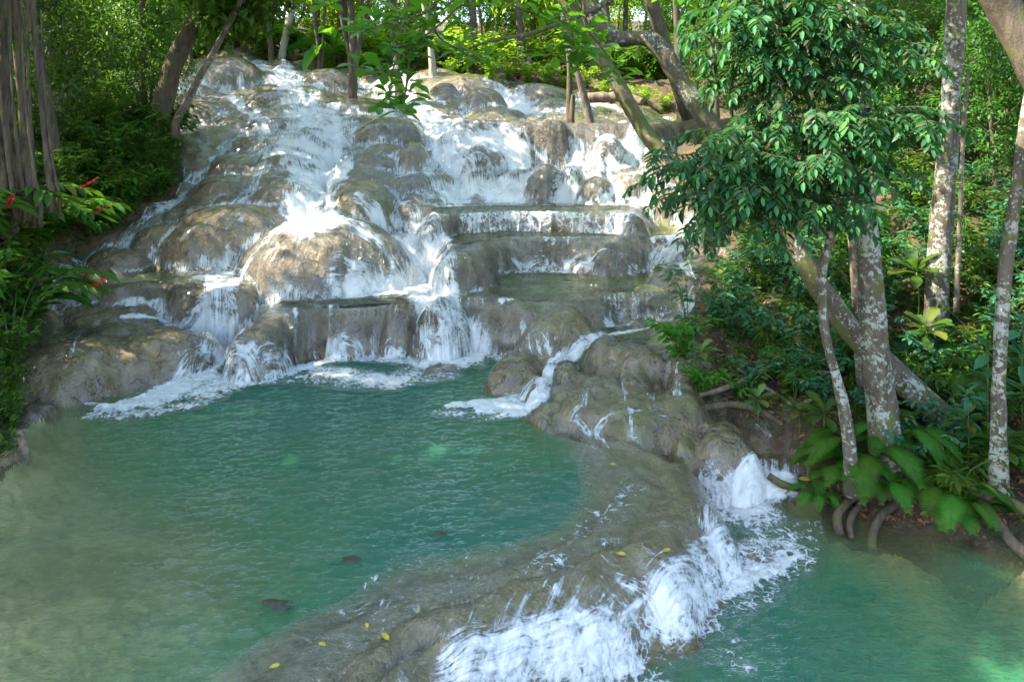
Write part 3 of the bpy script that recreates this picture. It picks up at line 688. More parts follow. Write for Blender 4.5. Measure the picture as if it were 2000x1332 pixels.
# ------------------------------------------------------------------ pool water
def water_material():
    n = N('turquoise_water'); P = n.pos(); dep = n.attr('depth'); foam = n.attr('den'); flow = n.attr('flow')
    turb = n.math('SUBTRACT', 1.0, n.math('POWER', 2.718, n.math('MULTIPLY', dep, -1.55)))
    turb = n.math('MULTIPLY', turb, .97)
    pat = n.noise(P, .55, 4, .6, .8)
    teal = n.mix(n.ramp(dep, .05, .9), (.17,.20,.075), (.02,.15,.07))
    teal = n.mix(n.ramp(dep, .8, 1.5), teal, (.004,.105,.08))
    teal = n.mix(n.math('MULTIPLY', n.ramp(pat, .4, .65), .35), teal, (.06,.17,.10))
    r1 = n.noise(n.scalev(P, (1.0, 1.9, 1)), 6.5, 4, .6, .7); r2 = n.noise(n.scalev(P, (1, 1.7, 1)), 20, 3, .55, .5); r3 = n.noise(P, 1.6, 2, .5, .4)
    h = n.math('ADD', n.math('ADD', n.math('MULTIPLY', r1, .5), n.math('MULTIPLY', r2, .22)), n.math('MULTIPLY', r3, .5))
    b = n.bump(h, n.math('MULTIPLY_ADD', flow, .5), .42)
    bn = b.node; n.set(bn, 'Strength', n.add('ShaderNodeMapRange', {0: flow, 3: .35, 4: .85}).outputs[0])
    teal = n.mix(n.math('MULTIPLY', n.ramp(n.math('ADD', n.math('MULTIPLY', r1, .6), n.math('MULTIPLY', r2, .4)), .50, .60), n.ramp(dep, 1.4, .3, .12, .5)), teal, (.12,.20,.055))  # forest reflections and refracted light painted in as yellow-green ripple mottling
    body = n.add('ShaderNodeBsdfDiffuse', {'Color': teal, 'Normal': n.bump(h, .3, .08)})
    clear = n.add('ShaderNodeBsdfTransparent', {'Color': (.97,1.0,.985)})
    inn = n.add('ShaderNodeMixShader', {0: turb, 1: clear, 2: body})
    fr = n.schlick(b)
    gl = n.add('ShaderNodeBsdfGlossy', {'Color': (1, 1, 1), 'Roughness': .05, 'Normal': b})
    return n.end(n.add('ShaderNodeMixShader', {0: fr, 1: inn, 2: gl}))
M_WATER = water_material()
for pi, (nm, z_, pts_) in enumerate(POOLS):
    pm = pool_mask(z_, pts_) & (lev == z_); core = pm
    if pi == 0:
        ext = [(-500,1700),(-500,700),(0,700),(430,690),(600,690),(1000,690),(1060,760),(1060,840),(1180,880),(1330,935),(1340,985),(1260,1075),(1120,1130),(960,1180),(830,1240),(720,1340),(600,1480),(500,1650)]
        pm = (pool_mask(z_, ext) & (lev < .1) & (lev > -.5)) | (pool_mask(z_, ext) & (lev < -5)) | pm
    cell = pm[:-1,:-1] & pm[1:,:-1] & pm[:-1,1:] & pm[1:,1:]
    wet = (H < z_+.03) | ((pi == 0) & pm & ~core); cell &= wet[:-1,:-1] | wet[1:,:-1] | wet[:-1,1:] | wet[1:,1:]
    rip = fbm(GX*1.8, GY*3.2, 171, 3)*.012+fbm(GX*6, GY*9, 175, 2)*.006
    W3 = np.stack([GX, GY, np.where(core, z_+rip, np.minimum(z_, H+.03)+rip*.8)], -1)
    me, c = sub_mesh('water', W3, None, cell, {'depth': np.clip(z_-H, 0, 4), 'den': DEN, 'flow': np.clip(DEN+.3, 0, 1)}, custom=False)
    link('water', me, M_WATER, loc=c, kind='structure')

# ------------------------------------------------------------------ flying droplets over the strongest water
wgt = np.where(DEN > .62, DEN**2*np.where(PX < 1700, 1, 0), 0)*(GY*.004)**1.0*GY; wgt = wgt/wgt.sum()
pick = RNG.choice(wgt.size, 9000, p=wgt.ravel()); n_ = len(pick)
O = np.stack([GX, GY, S], -1).reshape(-1, 3)[pick]+SN.reshape(-1, 3)[pick]*RNG.exponential(.055, n_)[:, None]+RNG.normal(size=(n_, 3))*.03+np.array([0, 0, .03])
tet = np.array([(1,0,-.7),(-1,0,-.7),(0,1,.7),(0,-1,.7)]); sz = (.0022+.0045*RNG.random(n_)**3)*(.7+O[:, 1]*.045)
V = (O[:, None]+tet[None]*sz[:, None, None]*np.array([.8, .8, 1.6])).reshape(-1, 3); tf = np.array([(0,2,1),(0,1,3),(0,3,2),(1,2,3)])
dm = N('droplets'); DM = dm.end(dm.add('ShaderNodeBsdfPrincipled', {'Base Color': (.8,.84,.87), 'Roughness': .3}))
link('spray', mesh_np('spray', V, (tf[None]+(np.arange(n_)*4)[:, None, None]).reshape(-1, 3), 3, None, False), DM, kind='stuff')
# ------------------------------------------------------------------ leaf geometry
def nrm(a): return a/np.maximum(np.linalg.norm(a, axis=-1, keepdims=True), 1e-9)
def leaf_tpl(kind, w=.35, fold=.12, droop=.15):
    if kind == 'far':
        V = [(0,0,0),(.5,w*.5,fold*.6),(1,0,-droop),(.5,-w*.5,fold*.6)]; T = [(0,2,1),(0,3,2)]
    elif kind == 'obo':   # broad, widest past the middle
        V = [(0,0,0),(.35,0,-.02),(.72,0,-.05-droop*.5),(1,0,-.06-droop),(.35,w*.30,fold*.5),(.72,w*.5,fold*.6-droop*.4),(.35,-w*.30,fold*.5),(.72,-w*.5,fold*.6-droop*.4),(.93,w*.28,fold*.2-droop*.8),(.93,-w*.28,fold*.2-droop*.8)]
        T = [(0,1,4),(1,5,4),(1,2,5),(2,8,5),(2,3,8),(0,6,1),(1,6,7),(1,7,2),(2,7,9),(2,9,3)]
    else:                 # lance / elliptic
        V = [(0,0,0),(.3,0,-.02),(.65,0,-.03-droop*.4),(1,0,-droop),(.28,w*.46,fold*.7),(.65,w*.42,fold*.6-droop*.4),(.28,-w*.46,fold*.7),(.65,-w*.42,fold*.6-droop*.4)]
        T = [(0,1,4),(1,5,4),(1,2,5),(2,3,5),(0,6,1),(1,6,7),(1,7,2),(2,7,3)]
    return np.array(V, float), np.array(T, int)
class Geo:
    def __init__(s): s.V = []; s.F = []; s.T = []; s.n = 0
    def raw(s, V, Fc, t):
        s.V.append(V); s.F.append(Fc+s.n); s.T.append(np.broadcast_to(t, (len(V),)).astype(float)); s.n += len(V)
    def leaves(s, O, D, U, size, tpl, tint=None):
        O = np.asarray(O, float).reshape(-1, 3)
        if len(O) == 0: return
        D = nrm(np.broadcast_to(D, O.shape)); U = np.broadcast_to(U, O.shape)
        S_ = nrm(np.cross(U, D)); Z = np.cross(D, S_)
        V0, T0 = tpl; n = len(O); size = np.broadcast_to(size, (n,))
        R = np.stack([D, S_, Z], 1)
        P = O[:, None]+np.einsum('kc,ncd->nkd', V0, R)*size[:, None, None]
        Fc = T0[None]+(np.arange(n)*len(V0))[:, None, None]
        t = RNG.random(n) if tint is None else np.broadcast_to(tint, (n,))
        s.raw(P.reshape(-1, 3), Fc.reshape(-1, 3), np.repeat(t, len(V0)))
    def tube(s, pts, rad, seg=7, t=0., wob=0.):
        P = np.array(pts, float); n = len(P); rad = np.broadcast_to(rad, (n,))
        tg = nrm(np.gradient(P, axis=0)); ref = np.array([1., 0, .13]); a = nrm(np.cross(tg, ref)); b = np.cross(tg, a)
        th = np.linspace(0, 2*math.pi, seg, endpoint=False)
        rr = rad[:, None]*np.ones(seg)[None]
        if wob: rr = rr*(1+wob*fbm(np.cos(th)[None]*1.3+P[:, 2:3]*.9+5, np.sin(th)[None]*1.3+P[:, 2:3]*.5+P[:, 0:1], 7, 3))
        V = P[:, None]+rr[..., None]*(np.cos(th)[None, :, None]*a[:, None]+np.sin(th)[None, :, None]*b[:, None])
        i = np.arange(n*seg).reshape(n, seg); q = np.stack([i[:-1], np.roll(i, -1, 1)[:-1], np.roll(i, -1, 1)[1:], i[1:]], -1).reshape(-1, 4)
        tri = np.concatenate([q[:, [0,1,2]], q[:, [0,2,3]]])
        c0, c1 = n*seg, n*seg+1
        caps = np.array([[c0, (k+1) % seg, k] for k in range(seg)]+[[c1, (n-1)*seg+k, (n-1)*seg+(k+1) % seg] for k in range(seg)])
        s.raw(np.concatenate([V.reshape(-1, 3), P[:1], P[-1:]]), np.concatenate([tri, caps]), t)
    def mesh(s, name, smooth=True):
        return mesh_np(name, np.concatenate(s.V), np.concatenate(s.F), 3, {'tint': np.concatenate(s.T)}, smooth)
def spline(pts, n):
    P = np.array(pts, float); m = len(P)
    if m < 3: return P[0]+(P[-1]-P[0])*np.linspace(0, 1, n)[:, None]
    t = np.linspace(0, m-1-1e-6, n); i = t.astype(int); f = (t-i)[:, None]
    g = lambda k: P[np.clip(k, 0, m-1)]
    a, b, c, d = g(i-1), g(i), g(i+1), g(i+2)
    return .5*((2*b)+(c-a)*f+(2*a-5*b+4*c-d)*f*f+(3*b-a-3*c+d)*f**3)

# ------------------------------------------------------------------ plant materials
def leaf_material(name, dark, light, trans, rough=.4, spec=.5, tw=.35, vary=.25):
    n = N(name); t = n.attr('tint'); oi = n.add('ShaderNodeObjectInfo').outputs['Random']
    col = n.mix(t, dark, light)
    col = n.mix(n.math('MULTIPLY', n.ramp(t, .93, .97), .6), col, (.22,.19,.03))
    hsv = n.add('ShaderNodeHueSaturation', {'Color': col, 'Hue': n.add('ShaderNodeMapRange', {0: oi, 3: .5-vary*.10, 4: .5+vary*.10}).outputs[0], 'Value': n.add('ShaderNodeMapRange', {0: oi, 3: 1-vary, 4: 1+vary}).outputs[0]}).outputs[0]
    P = n.pos(); b = n.bump(n.noise(P, 40, 2), .25, .01)
    sh = n.add('ShaderNodeBsdfPrincipled', {'Base Color': hsv, 'Roughness': rough, 'Specular IOR Level': spec, 'Normal': b})
    tr = n.add('ShaderNodeBsdfTranslucent', {'Color': n.mix(t, tuple(c*.7 for c in trans), trans)})
    return n.end(n.add('ShaderNodeMixShader', {0: tw, 1: sh, 2: tr}))
M_FOREST = leaf_material('forest_leaf', (.05,.14,.014), (.15,.31,.03), (.50,.76,.06), .6, .15, .5, .3)
M_SHRUB = leaf_material('shrub_leaf', (.018,.06,.010), (.07,.17,.018), (.16,.34,.03), .5, .22, .3, .3)
M_TEAL = leaf_material('waxy_leaf', (.014,.085,.045), (.045,.19,.085), (.08,.32,.05), .5, .35, .22, .15)
def waxy_material():
    n = N('mixed_waxy_leaf'); t = n.attr('tint'); P = n.pos()
    r = n.add('ShaderNodeValToRGB', {0: t}); e = r.color_ramp.elements; e[0].position = 0; e[0].color = (.007,.048,.02,1); e[1].position = 1; e[1].color = (.07,.21,.025,1)
    for p, c in ((.35, (.012,.08,.031,1)), (.6, (.022,.10,.03,1)), (.72, (.07,.085,.035,1)), (.82, (.022,.10,.05,1)), (.93, (.04,.20,.06,1))): q = e.new(p); q.color = c
    blot = n.noise(P, 26, 3); col = n.mix(n.math('MULTIPLY', n.ramp(blot, .52, .68), .35), r.outputs[0], (.11,.11,.05))
    sh = n.add('ShaderNodeBsdfPrincipled', {'Base Color': col, 'Roughness': n.add('ShaderNodeMapRange', {0: t, 3: .38, 4: .62}).outputs[0], 'Specular IOR Level': .25, 'Normal': n.bump(n.noise(P, 45, 2), .3, .01)})
    tr = n.add('ShaderNodeBsdfTranslucent', {'Color': (.10,.34,.05)})
    return n.end(n.add('ShaderNodeMixShader', {0: .24, 1: sh, 2: tr}))
M_WAXY = waxy_material()
M_BRIGHT = leaf_material('big_leaf', (.035,.15,.015), (.07,.23,.025), (.20,.50,.03), .38, .5, .45, .2)
M_FERN = leaf_material('fern_leaf', (.022,.09,.012), (.06,.17,.02), (.16,.38,.03), .5, .18, .35, .2)
M_BROAD = leaf_material('rosette_leaf', (.02,.07,.014), (.055,.13,.024), (.16,.33,.04), .36, .5, .3, .2)
def bark_material(name, a, b, lichen=0., moss=0., lscale=9.):
    n = N(name); P = n.pos()
    s1 = n.noise(n.scalev(P, (9, 9, 1.6)), 1.0, 5, .65, .4); s2 = n.noise(P, 30, 3)
    col = n.mix(n.ramp(s1, .35, .65), a, b)
    if lichen:
        lscale *= 1.6
        l = n.math('ADD', n.math('MULTIPLY', n.noise(P, lscale, 5, .7), .65), n.math('MULTIPLY', n.noise(P, 1.7, 2), .35))
        col = n.mix(n.ramp(l, .60-lichen*.085, .625-lichen*.085), col, (.29,.32,.29))
        l2 = n.noise(P, lscale*.6, 4, .7); col = n.mix(n.ramp(l2, .58, .66), col, (.17,.18,.13))
    if moss:
        mo = n.noise(P, 3.0, 4, .6); col = n.mix(n.math('MULTIPLY', n.ramp(mo, .62-moss*.25, .68-moss*.2), .85), col, (.075,.09,.02))
    h = n.math('ADD', n.math('MULTIPLY', s1, .7), n.math('MULTIPLY', s2, .3))
    return n.end(n.add('ShaderNodeBsdfPrincipled', {'Base Color': col, 'Roughness': .85, 'Normal': n.bump(h, .9, .03)}))
M_BARK = bark_material('grey_bark', (.065,.052,.038), (.14,.115,.09), .5)
M_DARKBARK = bark_material('dark_bark', (.05,.038,.028), (.11,.085,.06), 0, .3)
M_LICHEN = bark_material('lichen_bark', (.055,.045,.034), (.12,.10,.075), 1.0, .25, 7.)
M_BENT = bark_material('mottled_bark', (.055,.048,.036), (.11,.09,.065), .62, .55)
M_MOSSBARK = bark_material('mossy_bark', (.10,.085,.06), (.19,.16,.12), .35, .8)
M_PALE = bark_material('pale_bark', (.25,.22,.18), (.38,.34,.28), .6)
M_FIG = bark_material('fibrous_bark', (.035,.028,.02), (.13,.10,.07), 0, .25)
M_DEAD = bark_material('dead_wood', (.10,.07,.05), (.24,.18,.13))
def plain(name, c, rough=.5, spec=.4):
    n = N(name); P = n.pos(); k = n.mix(n.ramp(n.noise(P, 25, 3), .35, .65), tuple(x*.75 for x in c), c)
    return n.end(n.add('ShaderNodeBsdfPrincipled', {'Base Color': k, 'Roughness': rough, 'Specular IOR Level': spec}))
M_RED = plain('red_bract', (.55,.012,.03), .45); M_STEM = plain('green_stem', (.07,.12,.03)); M_YEL = plain('yellow_leaf', (.42,.36,.04)); M_BROWN = plain('fallen_leaf', (.26,.13,.06), .7)
M_PINK = plain('pinkish_leaf', (.36,.20,.16), .6)

# ------------------------------------------------------------------ tree helpers
def px_path(pts, n=None):
    """pts (px,py,Y,rad px) -> spline path and radii in metres"""
    W = np.array([(*PY(a, b, y), r*y/F) for a, b, y, r in pts]); n = n or max(10, len(pts)*5)
    return spline(W, n)
def empty(name, loc, label=None, cat=None, group=None):
    return link(name, None, loc=loc, label=label, cat=cat, group=group)
def dup(root, loc, rz=0., sc=1., label=None, group=None):
    r = root.copy(); COL.objects.link(r); r.location = loc; r.rotation_euler = (0, 0, rz)
    r.scale = (sc, sc, sc) if np.isscalar(sc) else sc
    if label: r['label'] = label
    if group: r['group'] = group
    for ch in root.children:
        c = ch.copy(); COL.objects.link(c); c.parent = r
        for g in ch.children:
            d = g.copy(); COL.objects.link(d); d.parent = c
    return r
def clump_leaves(g, centers, rads, per, size, tpl, up=.5, out=.6, drop=.4, tint=None):
    for c, r in zip(centers, rads):
        n = int(per); d = nrm(RNG.normal(size=(n, 3))); rr = r*RNG.random(n)**.45
        O = c+d*rr[:, None]*np.array([1, 1, .75])
        D = d*out+RNG.normal(size=(n, 3))*.5+np.array([0, 0, -drop]); U = RNG.normal(size=(n, 3))*.55+np.array([0, 0, up+.4])
        tt = np.clip(RNG.random()*.5+RNG.random(n)*.5, 0, 1) if tint is None else tint
        g.leaves(O, D, U, size*(.7+.6*RNG.random(n)), tpl, tt)
FAR = leaf_tpl('far', .5, .15, .12); LANCE = leaf_tpl('lance', .28, .10, .22); ELL = leaf_tpl('lance', .42, .12, .15); OBO = leaf_tpl('obo', .52, .10, .18); NARROW = leaf_tpl('far', .3, .1, .1)
def crown_geo(rx, rz, nc, per, size, cr, tpl=FAR, hollow=.35):
    g = Geo(); d = nrm(RNG.normal(size=(nc, 3))); r = (hollow+(1-hollow)*RNG.random(nc)**.7)
    cen = d*r[:, None]*np.array([rx, rx, rz]); clump_leaves(g, cen, cr*(.6+.8*RNG.random(nc)), per, size, tpl)
    return g
# prototypes of forest trees: trunk from z=0, crown around z=h
def forest_tree(h, rx, rz, nc, per, size, label, mat, bark, lean=.6, tr=.19):
    e = empty('forest_tree', (0, 0, 0), label, 'tree', 'trees of the forest behind the falls')
    g = Geo(); dx, dy = RNG.normal(size=2)*lean
    path = spline([(0,0,-.6),(dx*.2,dy*.2,h*.35),(dx*.7,dy*.7,h*.7),(dx,dy,h+rz*.5)], 14); g.tube(path, np.linspace(tr, tr*.35, 14), 7, 0, .3)
    for k in range(6):
        p = path[6+k]; a = k*2.4; q = p+np.array([math.cos(a)*rx*.6, math.sin(a)*rx*.6, rz*.35]); g.tube(spline([p, (p+q)/2+np.array([0,0,-.15]), q], 6), np.linspace(tr*.35, tr*.1, 6), 5)
    link('trunk', g.mesh('trunk'), bark, e)
    c = crown_geo(rx, rz, nc, per, size, .75)
    me = c.mesh('crown', False); o = link('crown', me, mat, e); o.location = (dx, dy, h)
    return e
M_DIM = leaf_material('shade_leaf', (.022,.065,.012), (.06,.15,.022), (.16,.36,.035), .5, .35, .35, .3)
FT = [forest_tree(8.6, 2.6, 5.0, 80, 60, .26, "slender forest tree in bright yellow-green leaf among many behind the falls", M_FOREST, M_BARK),
      forest_tree(9.0, 3.4, 4.4, 95, 60, .30, "spreading forest tree with a loose pale green crown behind the falls", M_FOREST, M_DARKBARK, .9, .24),
      forest_tree(4.0, 2.0, 4.0, 70, 55, .22, "low bushy forest tree filling the gaps between trunks behind the falls", M_FOREST, M_DARKBARK, .4, .1),
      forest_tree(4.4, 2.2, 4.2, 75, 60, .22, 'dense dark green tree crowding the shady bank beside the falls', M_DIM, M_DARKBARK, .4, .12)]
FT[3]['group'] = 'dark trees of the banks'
placed = []
def far_ok(x, y, d):
    for a, b in placed:
        if (a-x)**2+(b-y)**2 < d*d: return False
    placed.append((x, y)); return True
cnt = 0; used = [0, 0, 0, 0]
def place_forest(x, y, sc=1., kind=None):
    global cnt
    kd = kind if kind is not None else int(RNG.integers(0, 3)); z = ground_z(x, y)
    if used[kd] == 0: o = FT[kd]; o.location = (x, y, z); o.rotation_euler = (0, 0, RNG.random()*6); o.scale = (sc,)*3
    else: o = dup(FT[kd], (x, y, z), RNG.random()*6, sc)
    used[kd] += 1; cnt += 1; return o
for it in range(1600):
    y = 37+RNG.random()**1.3*42; x = (RNG.random()*2-1)*(.8*y+3)
    if y < 46 and -13 < x < 10 and RNG.random() < .9: continue
    if not far_ok(x, y, 2.3+ (y-37)*.04): continue
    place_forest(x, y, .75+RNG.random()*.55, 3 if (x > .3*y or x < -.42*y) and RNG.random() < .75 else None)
    if cnt > 165: break
# side banks, above the left and right slopes
for x, y, s, kd in [(-13.5,20,.8,2),(-17,24,1.,0),(-14.5,27.5,.85,2),(-19,29,1.,1),(-16,34,1.,0),(-21,20,1.1,1),(-24,33,1.1,1),(-12.8,24.2,.62,2),
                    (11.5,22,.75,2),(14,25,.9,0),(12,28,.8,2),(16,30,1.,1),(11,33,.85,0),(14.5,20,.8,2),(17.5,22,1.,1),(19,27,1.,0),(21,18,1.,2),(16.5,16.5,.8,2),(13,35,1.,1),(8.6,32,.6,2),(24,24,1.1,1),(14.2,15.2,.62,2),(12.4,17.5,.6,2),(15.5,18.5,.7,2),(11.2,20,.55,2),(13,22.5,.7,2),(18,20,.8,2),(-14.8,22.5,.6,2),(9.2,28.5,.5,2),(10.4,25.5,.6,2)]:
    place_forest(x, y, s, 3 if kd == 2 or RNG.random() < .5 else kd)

# ------------------------------------------------------------------ shrubs and herbs
def shrub_proto(label, n_st, h, leaf, per, tpl, mat, group, name='shrub', cat='shrub', spread=.5):
    e = empty(name, (0, 0, 0), label, cat, group); g = Geo(); st_ = Geo()
    for i in range(n_st):
        a = RNG.random()*6.28; r = spread*(.4+RNG.random()); hh = h*(.55+.5*RNG.random())
        p = spline([(0,0,-.1),(math.cos(a)*r*.35,math.sin(a)*r*.35,hh*.6),(math.cos(a)*r,math.sin(a)*r,hh)], 8); st_.tube(p, np.linspace(.014, .004, 8), 4)
        k = RNG.random(per)**.6; P = np.stack([np.interp(k, np.linspace(0, 1, 8), p[:, c]) for c in range(3)], -1)
        az = RNG.random(per)*6.28; D = np.stack([np.cos(az), np.sin(az), .15-.5*RNG.random(per)], -1)
        O = P+D*leaf*.4*RNG.random((per, 1)); U = np.array([0, 0, 1.])+RNG.normal(size=(per, 3))*.35
        g.leaves(O, D, U, leaf*(.65+.6*RNG.random(per)), tpl)
    link('stem', st_.mesh('stem'), M_STEM, e); link('foliage', g.mesh('foliage', False), mat, e); return e
def fern_proto(label, n_f, L, mat, group):
    e = empty('fern', (0, 0, 0), label, 'fern', group)
    for i in range(n_f):
        a = i/n_f*6.28+RNG.random()*.6; ll = L*(.7+.5*RNG.random()); el = .5+.5*RNG.random(); g = Geo()
        d = np.array([math.cos(a), math.sin(a), 0]); p = spline([(0,0,0), d*ll*.45+np.array([0,0,ll*el*.75]), d*ll*.85+np.array([0,0,ll*el*.7]), d*ll*1.1+np.array([0,0,ll*el*.35])], 36)
        g.tube(p, np.linspace(.006, .002, 36), 3, .2)
        tg = nrm(np.gradient(p, axis=0)); side = nrm(np.cross(tg, [0, 0, 1.])); t = np.linspace(0, 1, 36)[3:]
        lw = ll*.30*np.sin(np.clip(t*1.1, 0, 1)*math.pi*.92)**.8+.01
        for s in (-1, 1):
            D = side[3:]*s+tg[3:]*.45+np.array([0, 0, -.12]); g.leaves(p[3:], D, np.cross(D, tg[3:])*s*-1, lw, (np.array([(0,-.06,0),(.4,.075,.02),(1,0,-.14),(.4,-.075,.02),(.0,.06,0)]), np.array([(0,3,1),(0,1,4),(1,3,2)])), np.clip(.3+RNG.random(len(t))*.5, 0, 1))
        link('frond', g.mesh('frond', False), mat, e)
    return e
def rosette_proto(label, n_l, L, stem, mat, group, tpl=OBO, tiers=1, name='broadleaf_plant', cat='plant'):
    e = empty(name, (0, 0, 0), label, cat, group); s = Geo(); s.tube(spline([(0,0,-.15),(.03,.02,stem*.5),(0,0,stem)], 7), np.linspace(.016, .010, 7), 5); link('stem', s.mesh('stem'), M_STEM, e)
    for tr in range(tiers):
        z = stem*(1-.28*tr); g = Geo()
        a = np.arange(n_l)*2.4+tr; el = np.linspace(.9, -.35, n_l); D = np.stack([np.cos(a)*np.cos(el), np.sin(a)*np.cos(el), np.sin(el)], -1)
        g.leaves(np.array([0, 0, z])+D*.03+np.stack([a*0, a*0, np.linspace(.05, -.05, n_l)], -1), D, np.array([0, 0, 1.])+RNG.normal(size=(n_l, 3))*.15+D*.01, L*(.75+.4*RNG.random(n_l)), tpl)
        link('leaf_whorl', g.mesh('leaf_whorl', False), mat, e)
    return e
def ginger_proto(label, n_s, L, group, flowers):
    e = empty('ginger_plant', (0, 0, 0), label, 'ginger plant', group); st_ = Geo()
    for i in range(n_s):
        a = RNG.random()*6.28; ll = L*(.7+.5*RNG.random()); d = np.array([math.cos(a), math.sin(a), 0]); g = Geo()
        p = spline([d*.08, d*ll*.25+np.array([0,0,ll*.6]), d*ll*.6+np.array([0,0,ll*.9]), d*ll*.95+np.array([0,0,ll*.85])], 18); st_.tube(p, np.linspace(.014, .006, 18), 4)
        tg = nrm(np.gradient(p, axis=0)); side = nrm(np.cross(tg, [0, 0, 1.]))
        k = np.arange(4, 18); sg = np.where(k % 2 == 0, 1, -1)[:, None]
        D = side[k]*sg*.85+tg[k]*.75+np.array([0, 0, -.1]); g.leaves(p[k], D, np.array([0, 0, 1.])+RNG.normal(size=(len(k), 3))*.12, .40*L*(.8+.4*RNG.random(len(k))), LANCE)
        link('leaf_spray', g.mesh('leaf_spray', False), M_FERN, e)
        if i < flowers:
            f = Geo(); q = p[-1]; dd = nrm(tg[-1]+np.array([0, 0, .9])); m = 40; t = np.arange(m)/m; a2 = np.arange(m)*2.4
            ax = nrm(np.cross(dd, [1, 0, .2])); bx = np.cross(dd, ax); rad = ax*np.cos(a2)[:, None]+bx*np.sin(a2)[:, None]
            f.leaves(q+dd*(t*.30)[:, None], rad*.9+dd*.9, dd+0*rad, .055*(1.1-.6*t), ELL); f.tube([q, q+dd*.29], [.012, .006], 5); link('flower_spike', f.mesh('flower_spike', False), M_RED, e)
    link('stem', st_.mesh('stem'), M_STEM, e); return e
G_L = 'dark shrubs crowding the left bank'; G_R = 'shrubs of the shady right bank'; G_F = 'ferns hanging over the right shore'; G_B = 'shrubs at the edge of the forest behind the falls'
def placer(proto):
    first = [True]
    def f(loc, rz=None, sc=1., label=None, group=None):
        rz = RNG.random()*6.28 if rz is None else rz
        if first[0]:
            first[0] = False; proto.location = loc; proto.rotation_euler = (0, 0, rz); proto.scale = (sc, sc, sc)
            if label: proto['label'] = label
            if group: proto['group'] = group
            return proto
        o = dup(proto, loc, rz, sc, label, group); return o
    return f
def on(px, py):
    h = hit(px, py); return (float(h[0]), float(h[1]), float(h[2])-.03)
sh_l = [placer(shrub_proto("dense dark green shrub with small oval leaves among others on the left bank", 16, 1.5, .15, 34, ELL, M_SHRUB, G_L, spread=.75)),
        placer(shrub_proto("lush dark shrub with long pointed leaves among others on the left bank", 14, 1.3, .26, 22, LANCE, M_SHRUB, G_L, spread=.7))]
sh_r = [placer(shrub_proto("low shrub with shiny oval leaves among others on the shady right bank", 12, 1.0, .16, 26, ELL, M_TEAL, G_R, spread=.6)),
        placer(shrub_proto("leafy dark green shrub with narrow leaves among others on the shady right bank", 12, 1.2, .22, 22, LANCE, M_SHRUB, G_R, spread=.6)),
        placer(shrub_proto("small sparse seedling clump among others on the shady right bank", 7, .55, .14, 14, ELL, M_SHRUB, 'seedlings of the shady right bank', 'seedling', 'seedling', spread=.4))]
sh_b = [placer(shrub_proto("sunlit yellow-green shrub among many at the forest edge behind the crest", 18, 1.7, .24, 34, leaf_tpl('far', .45, .1, .1), M_FOREST, G_B, 'bush', 'bush', spread=1.0)),
        placer(shrub_proto("mid green bush with pointed leaves among many at the forest edge behind the crest", 16, 1.5, .34, 24, leaf_tpl('far', .3, .1, .2), M_SHRUB, G_B, 'bush', 'bush', spread=.9))]
# left bank: inside the bank region by photo column/row
def scatter(n, box, fn, inside, mind):
    pts = []; k = 0
    for it in range(n*40):
        px = box[0]+RNG.random()*(box[2]-box[0]); py = box[1]+RNG.random()*(box[3]-box[1])
        if not inside(px, py): continue
        h = hit(px, py)
        if any((h[0]-a)**2+(h[1]-b)**2 < mind**2 for a, b in pts): continue
        pts.append((h[0], h[1])); fn(px, py, h); k += 1
        if k >= n: break
def inl(px, py):
    i, j = row_at(px, py); return RIV[i, j] > .15 and px < 430 and not (-160 < px < 130 and 440 < py < 740 and RNG.random() < .88)
scatter(40, (60, 330, 330, 560), lambda px, py, h: sh_l[int(RNG.random() < .5)]((h[0], h[1], h[2]-.05), None, .5+.35*RNG.random()), inl, .3)
scatter(125, (-120, 130, 400, 800), lambda px, py, h: sh_l[int(RNG.random() < .45)]((h[0], h[1], h[2]-.05), None, .7+.6*RNG.random()), inl, .5)
def inr(px, py):
    i, j = row_at(px, py); return RIV[i, j] > .35 and px > 1270
scatter(62, (1640, 130, 2150, 760), lambda px, py, h: sh_r[int(RNG.random() < .5)]((h[0], h[1], h[2]-.05), None, .7+.5*RNG.random()), inr, .75)
scatter(36, (1420, 330, 2100, 640), lambda px, py, h: sh_r[int(RNG.integers(0, 2))]((h[0], h[1], h[2]-.05), None, .7+.5*RNG.random()), inr, .7)
scatter(70, (1380, 520, 1760, 860), lambda px, py, h: sh_r[int(RNG.integers(0, 3))]((h[0], h[1], h[2]-.02), None, .4+.45*RNG.random()), inr, .27)
scatter(26, (1330, 620, 2000, 850), lambda px, py, h: sh_r[2]((h[0], h[1], h[2]-.02), None, .7+.6*RNG.random()), inr, .3)
scatter(16, (1760, 700, 2100, 1000), lambda px, py, h: sh_r[int(RNG.integers(0, 2))]((h[0], h[1], h[2]-.05), None, .5+.4*RNG.random()), inr, .5)
for it in range(95):
    y = 36.8+RNG.random()**1.4*14; x = -24+RNG.random()*48
    sh_b[int(RNG.random() < .4)]((x, y, ground_z(x, y)-.1), None, .8+.8*RNG.random())
for px in range(880, 1330, 38):
    y = 34.5+RNG.random()*1.5 if px < 1180 else 32+RNG.random()*2; x = (px-1000)*y/F
    sh_b[0]((x, y, ground_z(x, y)), None, .5+.35*RNG.random())
